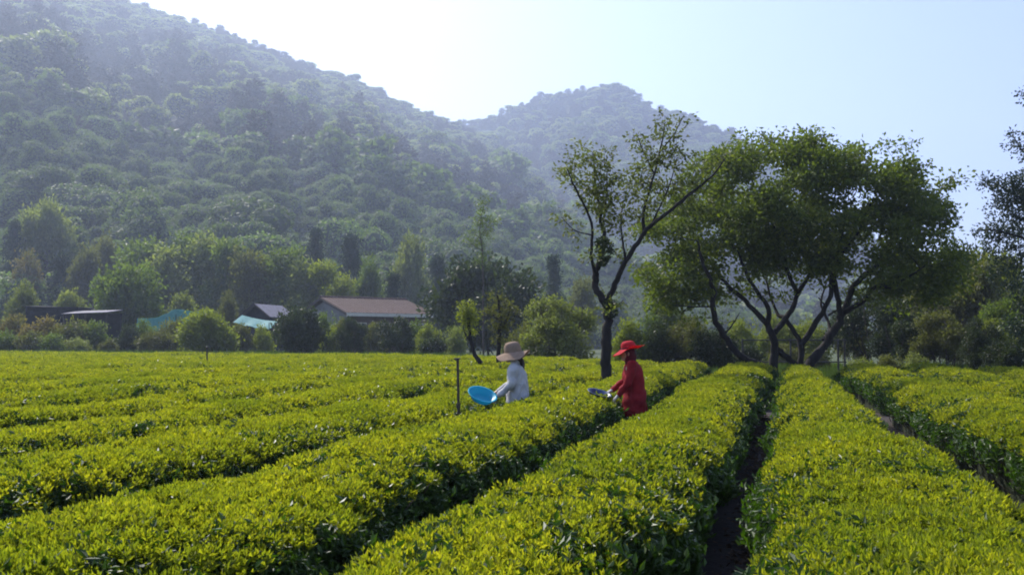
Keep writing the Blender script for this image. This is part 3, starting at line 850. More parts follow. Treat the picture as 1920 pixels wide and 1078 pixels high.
# thin leaning trees wrapped in creeper
D = 26.5
traced_tree('leaning_tree', 'thin dark leaning trunk topped with a yellow-green creeper tuft, left of the woman', 'tree', (905, 693), D,
            [([(907, 696), (894, 670), (884, 645), (879, 615), (877, 588), (876, 572)], .10, .03), ([(884, 645), (872, 625), (868, 612)], .03, .01)],
            [(877, 578, D, 12), (880, 592, D, 12), (877, 606, D, 10), (882, 620, D, 8), (868, 588, D, 8), (886, 600, D + .1, 8), (872, 570, D, 7)], .085, 110, M['L_yel'], M['bark_dark'], 53, twig=.012)
D = 29
traced_tree('creeper_tree', 'slim upright trunk with loose olive and yellow leaf tufts, right of the leaning tree', 'tree', (937, 690), D,
            [([(936, 692), (935, 650), (938, 610), (936, 575), (932, 548)], .12, .02), ([(938, 620), (950, 598), (958, 575)], .05, .012), ([(936, 600), (922, 588), (915, 575)], .04, .01)],
            [(932, 555, D, 13), (940, 568, D + .3, 14), (930, 580, D - .3, 14), (945, 592, D, 14), (957, 578, D, 12), (919, 585, D, 11), (938, 612, D, 13), (926, 605, D, 11), (950, 610, D, 11), (933, 635, D, 12), (944, 640, D, 10), (966, 588, D, 8)], .10, 80, M['L_olive'], M['bark_dark'], 54, twig=.012)
D = 66
traced_tree('thin_sapling', 'thin airy sapling rising above the round dark tree', 'tree', (905, 660), D,
            [([(906, 655), (906, 560), (904, 470), (900, 430), (906, 385)], .10, .02), ([(904, 450), (885, 435)], .04, .01), ([(902, 440), (922, 415)], .04, .01), ([(904, 470), (880, 455)], .04, .01)],
            [(908, 380, D, 7), (904, 395, D, 8), (900, 410, D, 8), (912, 408, D, 6), (925, 412, D, 8), (918, 422, D, 6), (896, 425, D, 6), (884, 437, D, 7), (876, 442, D, 5), (905, 440, D, 7), (882, 457, D, 7), (915, 445, D, 6), (905, 460, D, 7), (890, 462, D, 6), (912, 370, D, 5), (906, 478, D, 9), (895, 450, D, 8), (912, 432, D, 8), (902, 418, D, 8), (900, 490, D, 9)], (.18), 60, M['L_mid'], M['bark_brown'], 55, twig=.02)

# pine reaching in from the right edge
D = 33
pr = np.random.default_rng(12)
pine_cl = [(1848, 338, 12), (1860, 345, 13), (1872, 350, 12), (1890, 340, 15), (1905, 338, 16), (1920, 345, 18), (1898, 358, 16), (1915, 365, 18), (1880, 372, 14), (1895, 385, 16), (1915, 395, 18), (1870, 380, 10), (1855, 388, 7), (1880, 400, 13), (1905, 412, 18), (1900, 255, 10), (1906, 268, 12), (1914, 278, 13), (1925, 290, 16), (1918, 175, 7), (1926, 185, 10), (1868, 420, 14), (1885, 430, 16), (1850, 430, 13), (1832, 436, 10), (1910, 440, 20), (1862, 445, 16), (1935, 330, 20), (1940, 380, 22), (1945, 250, 16), (1945, 430, 22), (1960, 300, 24), (1975, 200, 26), (1990, 150, 24), (1985, 350, 30), (2000, 260, 30), (2040, 300, 30), (2060, 380, 30), (1900, 372, 15), (1925, 372, 18), (1885, 356, 11), (1930, 410, 20), (1895, 425, 15), (1875, 445, 14), (1900, 460, 18), (1930, 470, 22), (1860, 470, 14), (1885, 485, 17), (1915, 500, 22), (1870, 510, 16), (1945, 520, 26), (1900, 540, 22), (1930, 570, 26), (1910, 610, 24), (1950, 620, 26)]
traced_tree('pine_tree', 'dark pine with needle tufts reaching in from the right edge', 'pine tree', (1990, 690), D,
            [([(1992, 694), (1988, 560), (1982, 420), (1990, 280), (1985, 150)], .26, .04), ([(1983, 400), (1930, 380), (1880, 352), (1850, 338)], .07, .012), ([(1985, 330), (1945, 305), (1915, 280), (1900, 255)], .06, .012),
             ([(1985, 460), (1930, 450), (1870, 432), (1835, 434)], .07, .012), ([(1988, 240), (1950, 215), (1920, 178)], .05, .01), ([(1984, 430), (1930, 415), (1885, 395)], .05, .01), ([(1988, 340), (2040, 320)], .06, .02)],
            [(x, y, D + pr.uniform(-.5, .5), q) for x, y, q in pine_cl], .13, 150, M['L_pine'], M['bark_dark'], 56, twig=.016)

# ------------------------------------------------------------------ generic trees and shrubs, each its own object
def variant(seed, H, Wd, bare, n_cl, cr, leaf, per, stems=1, flat=.85, pine=False):
    r = np.random.default_rng(seed)
    ta, ca = Acc(), Acc()
    C = []
    if pine:
        while len(C) < n_cl:
            h = r.uniform(0, 1)
            w = (1 - h) ** .8 * .9 + .1
            an, q = r.uniform(0, 6.28), r.uniform(.1, 1) ** .55
            rad = Wd / 2 - cr * .6
            C.append((math.cos(an) * q * w * rad * r.uniform(.8, 1.15), math.sin(an) * q * w * rad * r.uniform(.8, 1.15), bare + cr * .5 + h * (H - bare - cr * 1.2)))
    else:
        nl = max(7, int(n_cl / 8))
        lr = min(Wd, H - bare) * r.uniform(.19, .25)
        lobes = []
        for q in range(nl):
            h = (q + r.uniform(.1, .9)) / nl
            w = math.sin(math.pi * min(h * .8 + .16, 1)) ** .5
            an = q * 2.4 + r.uniform(-.6, .6)
            e = r.uniform(.55, 1.12) if q < nl - 1 else r.uniform(0, .3)
            lobes.append((math.cos(an) * e * w * (Wd / 2 - lr), math.sin(an) * e * w * (Wd / 2 - lr), bare + lr * .7 + h * (H - bare - lr * 1.5), lr * r.uniform(.7, 1.25)))
        while len(C) < n_cl:
            x, y, z, q = lobes[len(C) % nl]
            d = unit(r.normal(0, 1, 3) + (0, 0, .45)) * q * r.uniform(.55, 1.0)
            C.append((x + d[0], y + d[1], max(z + d[2] * .85, bare + .1)))
    C = np.array(C)
    nodes = []
    for s in range(stems):
        an = 6.28 * s / stems + r.uniform(0, 1)
        q = 0 if stems == 1 else Wd * .10
        lean = 0.02 if stems == 1 else .2
        P = np.array([(math.cos(an) * q * .3, math.sin(an) * q * .3, -.1), (math.cos(an) * q, math.sin(an) * q, bare * .6 + .1), (math.cos(an) * (q + Wd * lean * .6), math.sin(an) * (q + Wd * lean * .6), H * .5), (math.cos(an) * (q + Wd * lean), math.sin(an) * (q + Wd * lean), H * .86)])
        S = smooth_path(P, 5, H * .006, r)
        r0 = H * (.022 if stems == 1 else .013)
        tube(ta, S, np.linspace(r0, r0 * .2, len(S)), 7)
        nodes.append(S)
    N_ = np.concatenate(nodes)
    for c in C:
        s = N_[(np.linalg.norm(N_ - c, axis=1) + 1.0 * np.clip(N_[:, 2] - c[2] + .15 * H, 0, None)).argmin()]
        S = smooth_path([s, (s + c) / 2 + r.normal(0, .06, 3) * H * .2, c], 3)
        tube(ta, S, np.linspace(H * .005, H * .0015, len(S)), 4, 0, False)
        k = per
        ns = max(3, k // 8)
        rr = cr * r.uniform(.7, 1.25)
        sc = c + unit(r.normal(0, 1, (ns, 3))) * r.uniform(.2, 1, (ns, 1)) ** .6 * rr * np.array((1, 1, flat))
        p = sc[r.integers(0, ns, k)] + r.normal(0, 1, (k, 3)) * leaf * .9
        d = unit((p - c) / rr * .7 + r.normal(0, .7, (k, 3)))
        leaves(ca, p, d, leaf * r.uniform(.7, 1.3, k), .6, r)
    tm, cm = ta.mesh('trunk', M['bark_brown'], True), ca.mesh('crown', M['L_mid'])
    z = max(v.co.z for v in cm.vertices); xs_ = [v.co.x for v in cm.vertices]
    return tm, cm, z, max(xs_) - min(xs_)

VAR = {
    'round': [variant(61 + k, 6, 6, 1.0, 70, .80, .34, 130) for k in range(3)],
    'airy': [variant(71 + k, 9, 5.0, 2.0, 60, .55, .36, 75) for k in range(5)],
    'shrub': [variant(81 + k, 2.6, 3.2, .05, 46, .44, .18, 120, 4) for k in range(3)],
    'multi': [variant(91 + k, 3.4, 4.0, .6, 70, .42, .13, 150, 5) for k in range(2)],
    'pine': [variant(95 + k, 9, 4.2, 1.4, 64, .6, .22, 150, 1, .45, True) for k in range(2)],
    'dense': [variant(97 + k, 5, 6.2, .3, 100, .72, .30, 130) for k in range(2)],
}
KINDS = {'round': 'round_tree', 'airy': 'slender_tree', 'shrub': 'shrub', 'multi': 'bushy_tree', 'pine': 'conifer', 'dense': 'dense_tree'}
cnt = {}
def plant(px, top, wpx, d, kind, mat, label, group, rz=None):
    x = (px - CX) / F_PX * d
    gz = ground_z(x, d)
    tm, cm, h0, w0 = VAR[kind][cnt.setdefault(kind, 0) % len(VAR[kind])]
    cnt[kind] += 1
    H = at(px, top, d)[2] - gz
    wd = wpx * d / F_PX
    cat = 'shrub' if kind == 'shrub' else 'tree'
    root = thing(KINDS[kind], label, cat, (x, d, gz), group, rz if rz is not None else (px * 1.37) % 6.28)
    root.scale = (wd / w0, wd / w0, H / h0)
    link('trunk', tm, root)
    c = link('crown', cm, root)
    c.material_slots[0].link = 'OBJECT'
    c.material_slots[0].material = M[mat]
    return root

GF, GS, GR = 'trees at the foot of the mountain', 'shrubs along the far field edge', 'shrubs and trees behind the spreading tree'
# foot of the mountain, left to right
for a_ in [
    (85, 352, 130, 150, 'round', 'L_pale', 'tall pale-green tree rising above its neighbours at the far left foot of the mountain'),
    (22, 405, 60, 146, 'pine', 'L_pine', 'dark narrow conifer at the left frame edge, left of the tall pale tree'),
    (45, 462, 90, 128, 'round', 'L_rust', 'brownish tree below the tall pale-green tree at the far left'),
    (110, 470, 80, 130, 'pine', 'L_pine', 'dark conifer behind the brownish tree at the far left'),
    (160, 455, 90, 128, 'round', 'L_olive', 'olive rounded tree between the brownish tree and the broad dark green tree'),
    (195, 420, 90, 134, 'round', 'L_olive', 'olive tree just right of the tall pale-green tree, behind others'),
    (265, 425, 90, 124, 'airy', 'L_mid', 'mid-green slender tree directly above the broad dark green tree'),
    (315, 440, 75, 118, 'airy', 'L_pale', 'pale slender tree just right of the broad dark green tree top'),
    (352, 428, 70, 122, 'airy', 'L_mid', 'green slender tree above the teal netting, second right of the broad dark tree'),
    (392, 412, 70, 120, 'airy', 'L_pale', 'tallest pale slender tree above the bright rounded shrub'),
    (430, 436, 66, 116, 'airy', 'L_mid', 'green slender tree between the tallest pale one and the shed'),
    (465, 452, 66, 112, 'airy', 'L_olive', 'olive slender tree behind the dark gabled shed, left side'),
    (500, 462, 62, 114, 'airy', 'L_pale', 'pale slender tree straight above the dark gabled shed roof'),
    (538, 460, 66, 112, 'airy', 'L_mid', 'green slender tree above the dark round bush by the house'),
    (575, 468, 62, 110, 'airy', 'L_pale', 'pale slender tree behind the left end of the red-brown roof'),
    (608, 490, 56, 108, 'airy', 'L_yel', 'yellow-green slender tree above the left part of the red-brown roof'),
    (645, 512, 50, 106, 'airy', 'L_yel', 'small yellow-green tree just behind the middle of the red-brown roof'),
    (690, 470, 86, 118, 'round', 'L_mid', 'round green tree above the middle of the red-brown roof'),
    (735, 505, 70, 112, 'pine', 'L_pine', 'dark conifer above the right half of the red-brown roof'),
    (770, 425, 96, 140, 'round', 'L_pale', 'pale rounded tree high behind the right end of the red-brown roof'),
    (655, 430, 70, 140, 'pine', 'L_pine', 'tall dark conifer behind the round green tree above the roof'),
    (590, 420, 66, 142, 'pine', 'L_pine', 'tall dark conifer above the pale trees left of the roof'),
    (820, 470, 70, 130, 'pine', 'L_pine', 'dark conifer left of the broad round dark tree'),
    (1040, 470, 70, 120, 'pine', 'L_pine', 'dark conifer right of the broad round dark tree'),
    (1090, 500, 80, 115, 'round', 'L_olive', 'olive tree far behind the sparse forked tree, left of its trunk'),
]:
    if a_[4] == 'airy':
        a_ = (a_[0], a_[1] + 8 * math.sin(a_[0]), a_[2] * 1.75, *a_[3:])
    plant(*a_, GF)
# between mountain and field
for a_ in [
    (240, 480, 185, 92, 'dense', 'L_mid', 'broad dark green tree standing over the teal netting at the left'),
    (40, 520, 88, 88, 'round', 'L_pale', 'pale round tree behind the low shed, nearest the left edge'),
    (130, 536, 82, 90, 'round', 'L_pale', 'grey-green round tree just above the grey shed roof'),
    (345, 534, 76, 86, 'round', 'L_pale', 'pale bush tree directly behind the bright rounded shrub, left'),
    (425, 540, 60, 88, 'round', 'L_olive', 'olive bush tree behind the bright rounded shrub, right'),
    (915, 464, 245, 76, 'dense', 'L_dark', 'broad round dark tree to the right of the house'),
    (385, 572, 132, 67, 'dense', 'L_yel', 'bright rounded shrub with lit yellow-green top in front of the teal netting'),
    (300, 612, 74, 69, 'shrub', 'L_olive', 'olive shrub touching the bright rounded shrub on its left'),
    (245, 604, 62, 71, 'shrub', 'L_dark', 'dark shrub under the broad dark green tree'),
    (205, 632, 50, 69, 'shrub', 'L_olive', 'small olive shrub left of the dark shrub under the broad tree'),
    (150, 626, 66, 69, 'shrub', 'L_pale', 'pale low shrub below the grey shed roof'),
    (100, 620, 70, 68, 'shrub', 'L_mid', 'green shrub below the rusty shrub, second from the left edge'),
    (58, 616, 72, 68, 'shrub', 'L_olive', 'olive shrub between two greener ones near the left edge'),
    (12, 612, 72, 68, 'shrub', 'L_mid', 'green shrub cut by the left frame edge'),
    (28, 582, 74, 74, 'shrub', 'L_rust', 'rusty brown and green shrub at the left edge below the pale round tree'),
    (92, 587, 96, 73, 'shrub', 'L_rust', 'rusty shrub in front of the dark low shed'),
    (138, 589, 84, 72, 'shrub', 'L_olive', 'olive shrub right of the rusty shrub, hiding the foot of the dark low shed'),
    (178, 595, 84, 72, 'shrub', 'L_mid', 'green shrub in front of the open lean-to'),
    (272, 593, 64, 73, 'shrub', 'L_mid', 'green shrub in front of the left end of the teal netting'),
    (332, 586, 66, 74, 'shrub', 'L_olive', 'tall olive shrub in front of the right end of the teal netting'),
    (606, 577, 62, 71, 'shrub', 'L_mid', 'green shrub hiding the foot of the pale gable wall'),
    (640, 590, 62, 70, 'shrub', 'L_olive', 'olive shrub at the near corner of the house'),
    (782, 592, 62, 70, 'shrub', 'L_mid', 'green shrub below the right end of the cream eave board'),
    (452, 600, 58, 70, 'shrub', 'L_olive', 'shrub in front of the teal canopy'),
    (492, 604, 56, 71, 'shrub', 'L_yel', 'yellow-green shrub below the dark gabled shed'),
    (560, 566, 112, 62, 'dense', 'L_dark', 'dark round bush with a short trunk at the left end of the house'),
    (620, 604, 60, 68, 'shrub', 'L_yel', 'yellow-green shrub in front of the pale gable wall'),
    (660, 590, 66, 64, 'multi', 'L_dark', 'dark shrub tree below the left part of the red-brown roof'),
    (702, 597, 56, 68, 'shrub', 'L_olive', 'olive shrub between two dark ones in front of the house'),
    (748, 588, 88, 62, 'multi', 'L_dark', 'wide dark shrub tree below the right part of the red-brown roof'),
    (800, 600, 62, 66, 'shrub', 'L_yel', 'pale yellow-green shrub at the right corner of the house'),
    (818, 624, 58, 60, 'shrub', 'L_dark', 'small dark rounded shrub at the field edge right of the house'),
    (856, 606, 60, 62, 'shrub', 'L_pale', 'pale shrub behind the leaning trunk'),
]:
    plant(*a_, GS)
for a_ in [
    (1050, 546, 158, 38, 'multi', 'L_pale', 'bushy many-stemmed tree with silvery leaf tops between the two pickers'),
    (985, 596, 70, 42, 'shrub', 'L_olive', 'olive shrub left of the bushy many-stemmed tree'),
    (1010, 640, 90, 37, 'shrub', 'L_dark', 'low dark shrub under the bushy many-stemmed tree'),
    (1180, 588, 80, 40, 'shrub', 'L_yel', 'shrub with yellow-green top just right of the sparse forked trunk'),
    (1232, 594, 110, 39, 'shrub', 'L_dark', 'dark shrub right above the red hat'),
    (1290, 586, 110, 39, 'multi', 'L_olive', 'dark olive shrub with light top left of the spreading tree'),
    (1345, 602, 96, 38, 'shrub', 'L_dark', 'dark shrub behind the leftmost leaning stem of the spreading tree'),
    (1250, 566, 110, 62, 'round', 'L_mid', 'grey-green round tree seen under the left side of the spreading crown'),
    (1385, 590, 90, 52, 'shrub', 'L_yel', 'sunlit yellow-green shrub between the left stems of the spreading tree'),
    (1450, 582, 90, 55, 'shrub', 'L_yel', 'sunlit yellow-green shrub behind the middle stems of the spreading tree'),
    (1520, 588, 90, 54, 'shrub', 'L_yel', 'sunlit yellow-green shrub seen between the right stems of the spreading tree'),
    (1400, 640, 80, 42, 'shrub', 'L_dark', 'low dark shrub behind the trunk base of the spreading tree'),
    (1530, 650, 60, 40, 'shrub', 'L_olive', 'low olive shrub left of the pipe fence posts'),
    (1640, 528, 165, 42, 'multi', 'L_dark', 'large dark bushy tree directly right of the pipe fence'),
    (1735, 520, 150, 46, 'multi', 'L_olive', 'large olive bushy tree behind the right side of the spreading tree'),
    (1610, 664, 56, 33, 'shrub', 'L_pale', 'small pale shrub at the foot of the pipe fence'),
    (1660, 660, 66, 33, 'shrub', 'L_olive', 'low olive shrub at the field edge right of the pipe fence'),
    (1715, 656, 66, 34, 'shrub', 'L_pale', 'low pale shrub at the field edge, third from the pipe fence'),
    (1770, 575, 115, 38, 'multi', 'L_olive', 'olive bushy tree left of the dark rounded bush at the right'),
    (1832, 588, 90, 35, 'multi', 'L_dark', 'dark rounded bush below the pine'),
    (1885, 625, 84, 33, 'shrub', 'L_dark', 'low dark shrub right of the dark rounded bush'),
    (1900, 535, 130, 40, 'multi', 'L_mid', 'green bushy tree at the right frame edge below the pine'),
    (1800, 440, 150, 52, 'dense', 'L_dark', 'dark tree behind the right tip of the spreading crown'),
    (1885, 440, 160, 47, 'round', 'L_yel', 'yellow-green tree under the pine branches at the right edge'),
    (1600, 590, 90, 44, 'multi', 'L_olive', 'olive bushy tree just behind the right pipe fence post'),
    (1690, 578, 115, 40, 'multi', 'L_dark', 'smaller dark bushy tree right of the large dark one by the pipe fence'),
    (1840, 462, 120, 44, 'round', 'L_olive', 'olive round tree between the spreading crown and the yellow-green tree at the right'),
    (1760, 505, 120, 50, 'round', 'L_dark', 'dark round tree under the lowest right branches of the spreading crown'),
    (1860, 590, 80, 37, 'multi', 'L_yel', 'small yellow-green tree just right of the dark rounded bush'),
    (1165, 634, 70, 44, 'shrub', 'L_olive', 'low olive shrub showing just right of the sparse forked trunk'),
    (1472, 640, 90, 46, 'shrub', 'L_olive', 'low olive shrub behind the middle stems of the spreading tree'),
    (962, 634, 60, 52, 'shrub', 'L_olive', 'low olive shrub just above the brown floppy hat'),
    (1700, 470, 150, 60, 'dense', 'L_dark', 'dark tree hidden mostly behind the right half of the spreading crown'),
]:
    plant(*a_, GR)

# tall grass between the tea and the shrubs
def blade_source(name, seed):
    r = np.random.default_rng(seed)
    acc = Acc()
    n = 26
    c = np.stack([r.normal(0, .12, n), r.normal(0, .12, n), np.zeros(n)], 1)
    d = np.stack([r.normal(0, .28, n), r.normal(0, .28, n), np.ones(n)], 1)
    leaves(acc, c, d, r.uniform(.45, 1.05, n), .09, r, 0, .1)
    return source(name, acc, M['grass'])
GN_GRASS = gn_tree('grass_scatter', [blade_source('grass_tuft', 41 + k) for k in range(3)])
r = np.random.default_rng(42)
x = r.uniform(-46, 26, 9000); y = edge_depth(x) + 0.8 + r.uniform(0, 1, 9000) ** 1.4 * np.interp(x, [-46, -5, 3, 26], [16, 20, 24, 26])
keep = fbm(x / 5, y / 5, 12, 2) > -0.55
x, y = x[keep], y[keep]
k = len(x)
sc = np.interp(x, [-46, -5, 2, 26], [.95, .85, .62, .55]) * r.uniform(.5, 1.2, k)
scatter('grass', GN_GRASS, np.stack([x, y, np.zeros(k)], 1), np.stack([r.normal(0, .1, k), r.normal(0, .1, k), r.uniform(0, 6.28, k)], 1), sc, r.integers(0, 3, k), label='tall light-green grass between the tea field and the shrubs', category='grass')

# ------------------------------------------------------------------ buildings beyond the field
M['roof'] = plain_mat('red_brown_roof', (0.085, 0.058, 0.047), (0.13, 0.092, 0.077), 2.2, 0.9, 0.25, 0.1)
M['wall'] = plain_mat('render_wall', (0.15, 0.155, 0.145), (0.22, 0.22, 0.21), 1.5, 0.9, 0.15)
M['eave_shade_wall'] = plain_mat('shaded_brown_wall', (0.10, 0.07, 0.055), (0.16, 0.115, 0.09), 6, 0.9, 0.2)  # front wall brown, with the shade under the eave put into its colour
M['trim'] = plain_mat('cream_trim', (0.62, 0.57, 0.45), (0.72, 0.67, 0.55), 3, 0.6, 0.05)
M['glass'] = plain_mat('window_glass', (0.02, 0.025, 0.03), (0.035, 0.04, 0.045), 1, 0.12, 0, 0.6)
M['timber'] = plain_mat('dark_timber', (0.035, 0.028, 0.024), (0.07, 0.055, 0.045), 6, 0.8, 0.2)
M['slate'] = plain_mat('grey_sheet_roof', (0.14, 0.13, 0.15), (0.22, 0.21, 0.235), 2.5, 0.8, 0.2, 0.2)
M['black'] = plain_mat('dark_sheet', (0.012, 0.013, 0.018), (0.028, 0.03, 0.038), 3, 0.9, 0.2, 0.15)
M['teal'] = plain_mat('teal_sheet', (0.10, 0.30, 0.28), (0.18, 0.42, 0.39), 3, 0.6, 0.3, trans=0.35)
M['metal'] = plain_mat('dark_metal', (0.02, 0.02, 0.022), (0.045, 0.043, 0.04), 12, 0.5, 0.1, 0.5)
M['rustpipe'] = plain_mat('weathered_pipe', (0.035, 0.027, 0.02), (0.075, 0.06, 0.045), 25, 0.65, 0.2, 0.4)
M['stone'] = plain_mat('pale_stone', (0.30, 0.28, 0.25), (0.45, 0.43, 0.39), 4, 0.9, 0.6)
M['white'] = plain_mat('white_sheet', (0.6, 0.6, 0.6), (0.75, 0.75, 0.74), 3, 0.6, 0.1)

def local_mesh(root, name, fn, mats, smooth=False):
    a = Acc(); fn(a)
    return link(name, a.mesh(name, mats, smooth), root)

# long house with a red-brown roof: local x along the eave, y across, origin at the near-left eave corner
hx, hy = at(650, 587, 82)[:2]
house = thing('farm_house', 'long low house with a red-brown ridged roof and pale gable behind the shrubs', 'house', (hx, hy, 0), None, R(35))
HL, HD, EV, RG = 9.9, 13.2, 4.25, 6.0
def walls(a):
    x0, x1, y0, y1, t = .45, HL - .45, .55, HD - .55, .2
    box(a, ((x0 + x1) / 2, y1, EV / 2 - .03), (x1 - x0, t, EV - .06))
    for x in (x0 + .1, x1 - .1):
        yy = np.array((y0 + .1, HD / 2, y1 - .1)); zz = np.array((EV - .05, RG - .25, EV - .05))
        v = [(x - .1, yy[0], 0), (x - .1, yy[2], 0), (x - .1, yy[2], zz[2]), (x - .1, yy[1], zz[1]), (x - .1, yy[0], zz[0])]
        v += [(p[0] + .2, p[1], p[2]) for p in v]
        v = np.array(v)
        a.add(v, [(0, 4, 3), (5, 8, 9), (0, 3, 2), (0, 2, 1), (5, 6, 7), (5, 7, 8)])
        a.add(v, [(0, 1, 6, 5), (1, 2, 7, 6), (2, 3, 8, 7), (3, 4, 9, 8), (4, 0, 5, 9)])
local_mesh(house, 'wall', walls, M['wall'])
local_mesh(house, 'front_wall', lambda a: box(a, (HL / 2, .55, EV / 2 - .03), (HL - 1.32, .2, EV - .06)), M['eave_shade_wall'])
def roof(a):
    slab(a, (0, 0, EV), (HL, 0, EV), (HL, HD / 2, RG), (0, HD / 2, RG), .14)
    slab(a, (HL, HD, EV), (0, HD, EV), (0, HD / 2, RG), (HL, HD / 2, RG), .14)
rf = local_mesh(house, 'roof', roof, M['roof'])
def ribs(a):
    for k in range(24):
        x = .2 + k * (HL - .4) / 23
        tube(a, [(x, .05, EV + .165), (x, HD / 2 - .1, RG + .14)], [.035, .035], 5)
rb = local_mesh(rf, 'roof_rib', ribs, M['roof']); rb['kind'] = 'stuff'
local_mesh(rf, 'ridge_cap', lambda a: tube(a, [(-.03, HD / 2, RG + .17), (HL + .03, HD / 2, RG + .17)], [.13, .13], 8), M['roof'])
local_mesh(house, 'fascia', lambda a: box(a, (HL / 2, -.06, EV - .06), (HL + .04, .1, .32)), M['trim'])
def verge(a):
    slab(a, (-.05, -.05, EV - .16), (-.05, HD / 2, RG - .16), (-.05, HD / 2, RG + .06), (-.05, -.05, EV + .06), .05)
    slab(a, (-.05, HD / 2, RG - .16), (-.05, HD + .05, EV - .16), (-.05, HD + .05, EV + .06), (-.05, HD / 2, RG + .06), .05)
local_mesh(house, 'verge_board', verge, M['timber'])
for k, x in enumerate((1.7, 4.2, 6.6, 8.6)):
    w_ = local_mesh(house, 'window', lambda a: (box(a, (x, .41, 3.4), (1.2, .06, .07)), box(a, (x, .41, 2.3), (1.2, .06, .07)), box(a, (x - .56, .41, 2.85), (.07, .06, 1.03)), box(a, (x + .56, .41, 2.85), (.07, .06, 1.03)), box(a, (x, .41, 2.85), (.05, .05, 1.03))), M['trim'])
    local_mesh(w_, 'pane', lambda a: box(a, (x, .425, 2.85), (1.04, .02, 1.02)), M['glass'])
gw = local_mesh(house, 'window', lambda a: (box(a, (.42, 4.0, 3.3), (.06, 1.2, .07)), box(a, (.42, 4.0, 2.1), (.06, 1.2, .07)), box(a, (.42, 3.43, 2.7), (.06, .07, 1.13)), box(a, (.42, 4.57, 2.7), (.06, .07, 1.13))), M['trim'])
local_mesh(gw, 'pane', lambda a: box(a, (.43, 4.0, 2.7), (.02, 1.06, 1.12)), M['glass'])

# small shed, dark gable towards the camera
d = 84
sx, sy = at(480, 600, d)[:2]
shed = thing('gabled_shed', 'small shed with a dark open gable and grey sheet roof behind the teal canopy', 'shed', (sx, sy, 0), None, R(-14))
zt, ze = at(478, 571, d)[2], at(510, 596, d)[2]
w2 = 1.75
local_mesh(shed, 'roof', lambda a: (slab(a, (w2, -.4, ze), (w2, 5, ze), (0, 5, zt), (0, -.4, zt), .1), slab(a, (0, -.4, zt), (0, 5, zt), (-w2, 5, ze), (-w2, -.4, ze), .1)), M['slate'])
def shed_wall(a):
    v = [(-w2 + .2, 0, 0), (w2 - .2, 0, 0), (w2 - .2, 0, ze + .02), (0, 0, zt - .06), (-w2 + .2, 0, ze + .02)]
    v = np.array(v + [(p[0], .12, p[2]) for p in v])
    a.add(v, [(0, 1, 2), (0, 2, 3), (0, 3, 4), (5, 7, 6), (5, 8, 7), (5, 9, 8)])
    a.add(v, [(0, 5, 6, 1), (1, 6, 7, 2), (2, 7, 8, 3), (3, 8, 9, 4), (4, 9, 5, 0)])
    box(a, (w2 - .26, 2.5, ze / 2), (.12, 4.7, ze - .05)); box(a, (-w2 + .26, 2.5, ze / 2), (.12, 4.7, ze - .05))
local_mesh(shed, 'wall', shed_wall, M['black'])
local_mesh(shed, 'barge_board', lambda a: (slab(a, (0, -.46, zt - .05), (w2, -.46, ze - .05), (w2, -.46, ze + .1), (0, -.46, zt + .12), .05), slab(a, (-w2, -.46, ze - .05), (0, -.46, zt - .05), (0, -.46, zt + .12), (-w2, -.46, ze + .1), .05)), M['timber'])

# teal canopy on posts, left of and before the shed
d = 78
A_, B_ = at(437, 589, d), at(504, 601, d)
can = thing('teal_canopy', 'sloping teal sheet canopy in front of the dark gabled shed', 'canopy', (A_[0], A_[1], 0))
L_ = B_[0] - A_[0]
def sheet(nx, ny, fn, th=.02):
    def f(a):
        u, v = np.meshgrid(np.linspace(0, 1, nx), np.linspace(0, 1, ny))
        p = fn(u, v)
        i, j = np.meshgrid(np.arange(ny - 1), np.arange(nx - 1), indexing='ij')
        q = np.stack([i * nx + j, i * nx + j + 1, (i + 1) * nx + j + 1, (i + 1) * nx + j], -1).reshape(-1, 4)
        p = p.reshape(-1, 3)
        a.add(p, q); a.add(p - (0, 0, th), q[:, ::-1])
    return f
local_mesh(can, 'sheet', sheet(14, 8, lambda u, v: np.stack([u * L_, v * 2.6 + .3 * u, A_[2] + (B_[2] - A_[2]) * u - .75 * (1 - v) + .05 * np.sin(u * 17) * (1 - v) - .1 * np.sin(u * 3.14)], -1)), M['teal'], True)
for px_, py_ in ((.06, .1), (L_ - .08, .4), (.06, 2.5), (L_ - .08, 2.8)):
    local_mesh(can, 'post', lambda a: tube(a, [(px_, py_, 0), (px_, py_, A_[2] - .75 if py_ < 1 else B_[2])], [.035, .035], 6), M['metal'])
# teal netting hung along a wire
d = 79
P_ = [at(x, y, d) for x, y in ((256, 597), (290, 596), (312, 588), (330, 580), (362, 584), (392, 586))]
net = thing('teal_netting', 'sagging teal netting hung between posts under the broad dark green tree', 'netting', (P_[0][0], P_[0][1], 0))
PP = smooth_path(np.array(P_) - np.array((P_[0][0], P_[0][1], 0)), 5)
def netf(a):
    n = len(PP); rows = 9
    v = np.array([[PP[i] + np.array((0.06 * math.sin(i * 1.3 + k), .12 * math.sin(i * .9) * k / rows + .1 * k / rows * math.sin(i * 2.1), -PP[i][2] * .34 * k / (rows - 1))) for i in range(n)] for k in range(rows)])
    i, j = np.meshgrid(np.arange(rows - 1), np.arange(n - 1), indexing='ij')
    q = np.stack([i * n + j, i * n + j + 1, (i + 1) * n + j + 1, (i + 1) * n + j], -1).reshape(-1, 4)
    v = v.reshape(-1, 3)
    a.add(v, q); a.add(v + (0, .02, 0), q[:, ::-1])
local_mesh(net, 'net', netf, M['teal'], True)
for i in (0, 10, 15, 25):
    local_mesh(net, 'post', lambda a: tube(a, [(PP[i][0], PP[i][1] + .06, 0), (PP[i][0], PP[i][1] + .06, PP[i][2] + .08)], [.04, .04], 6), M['timber'])

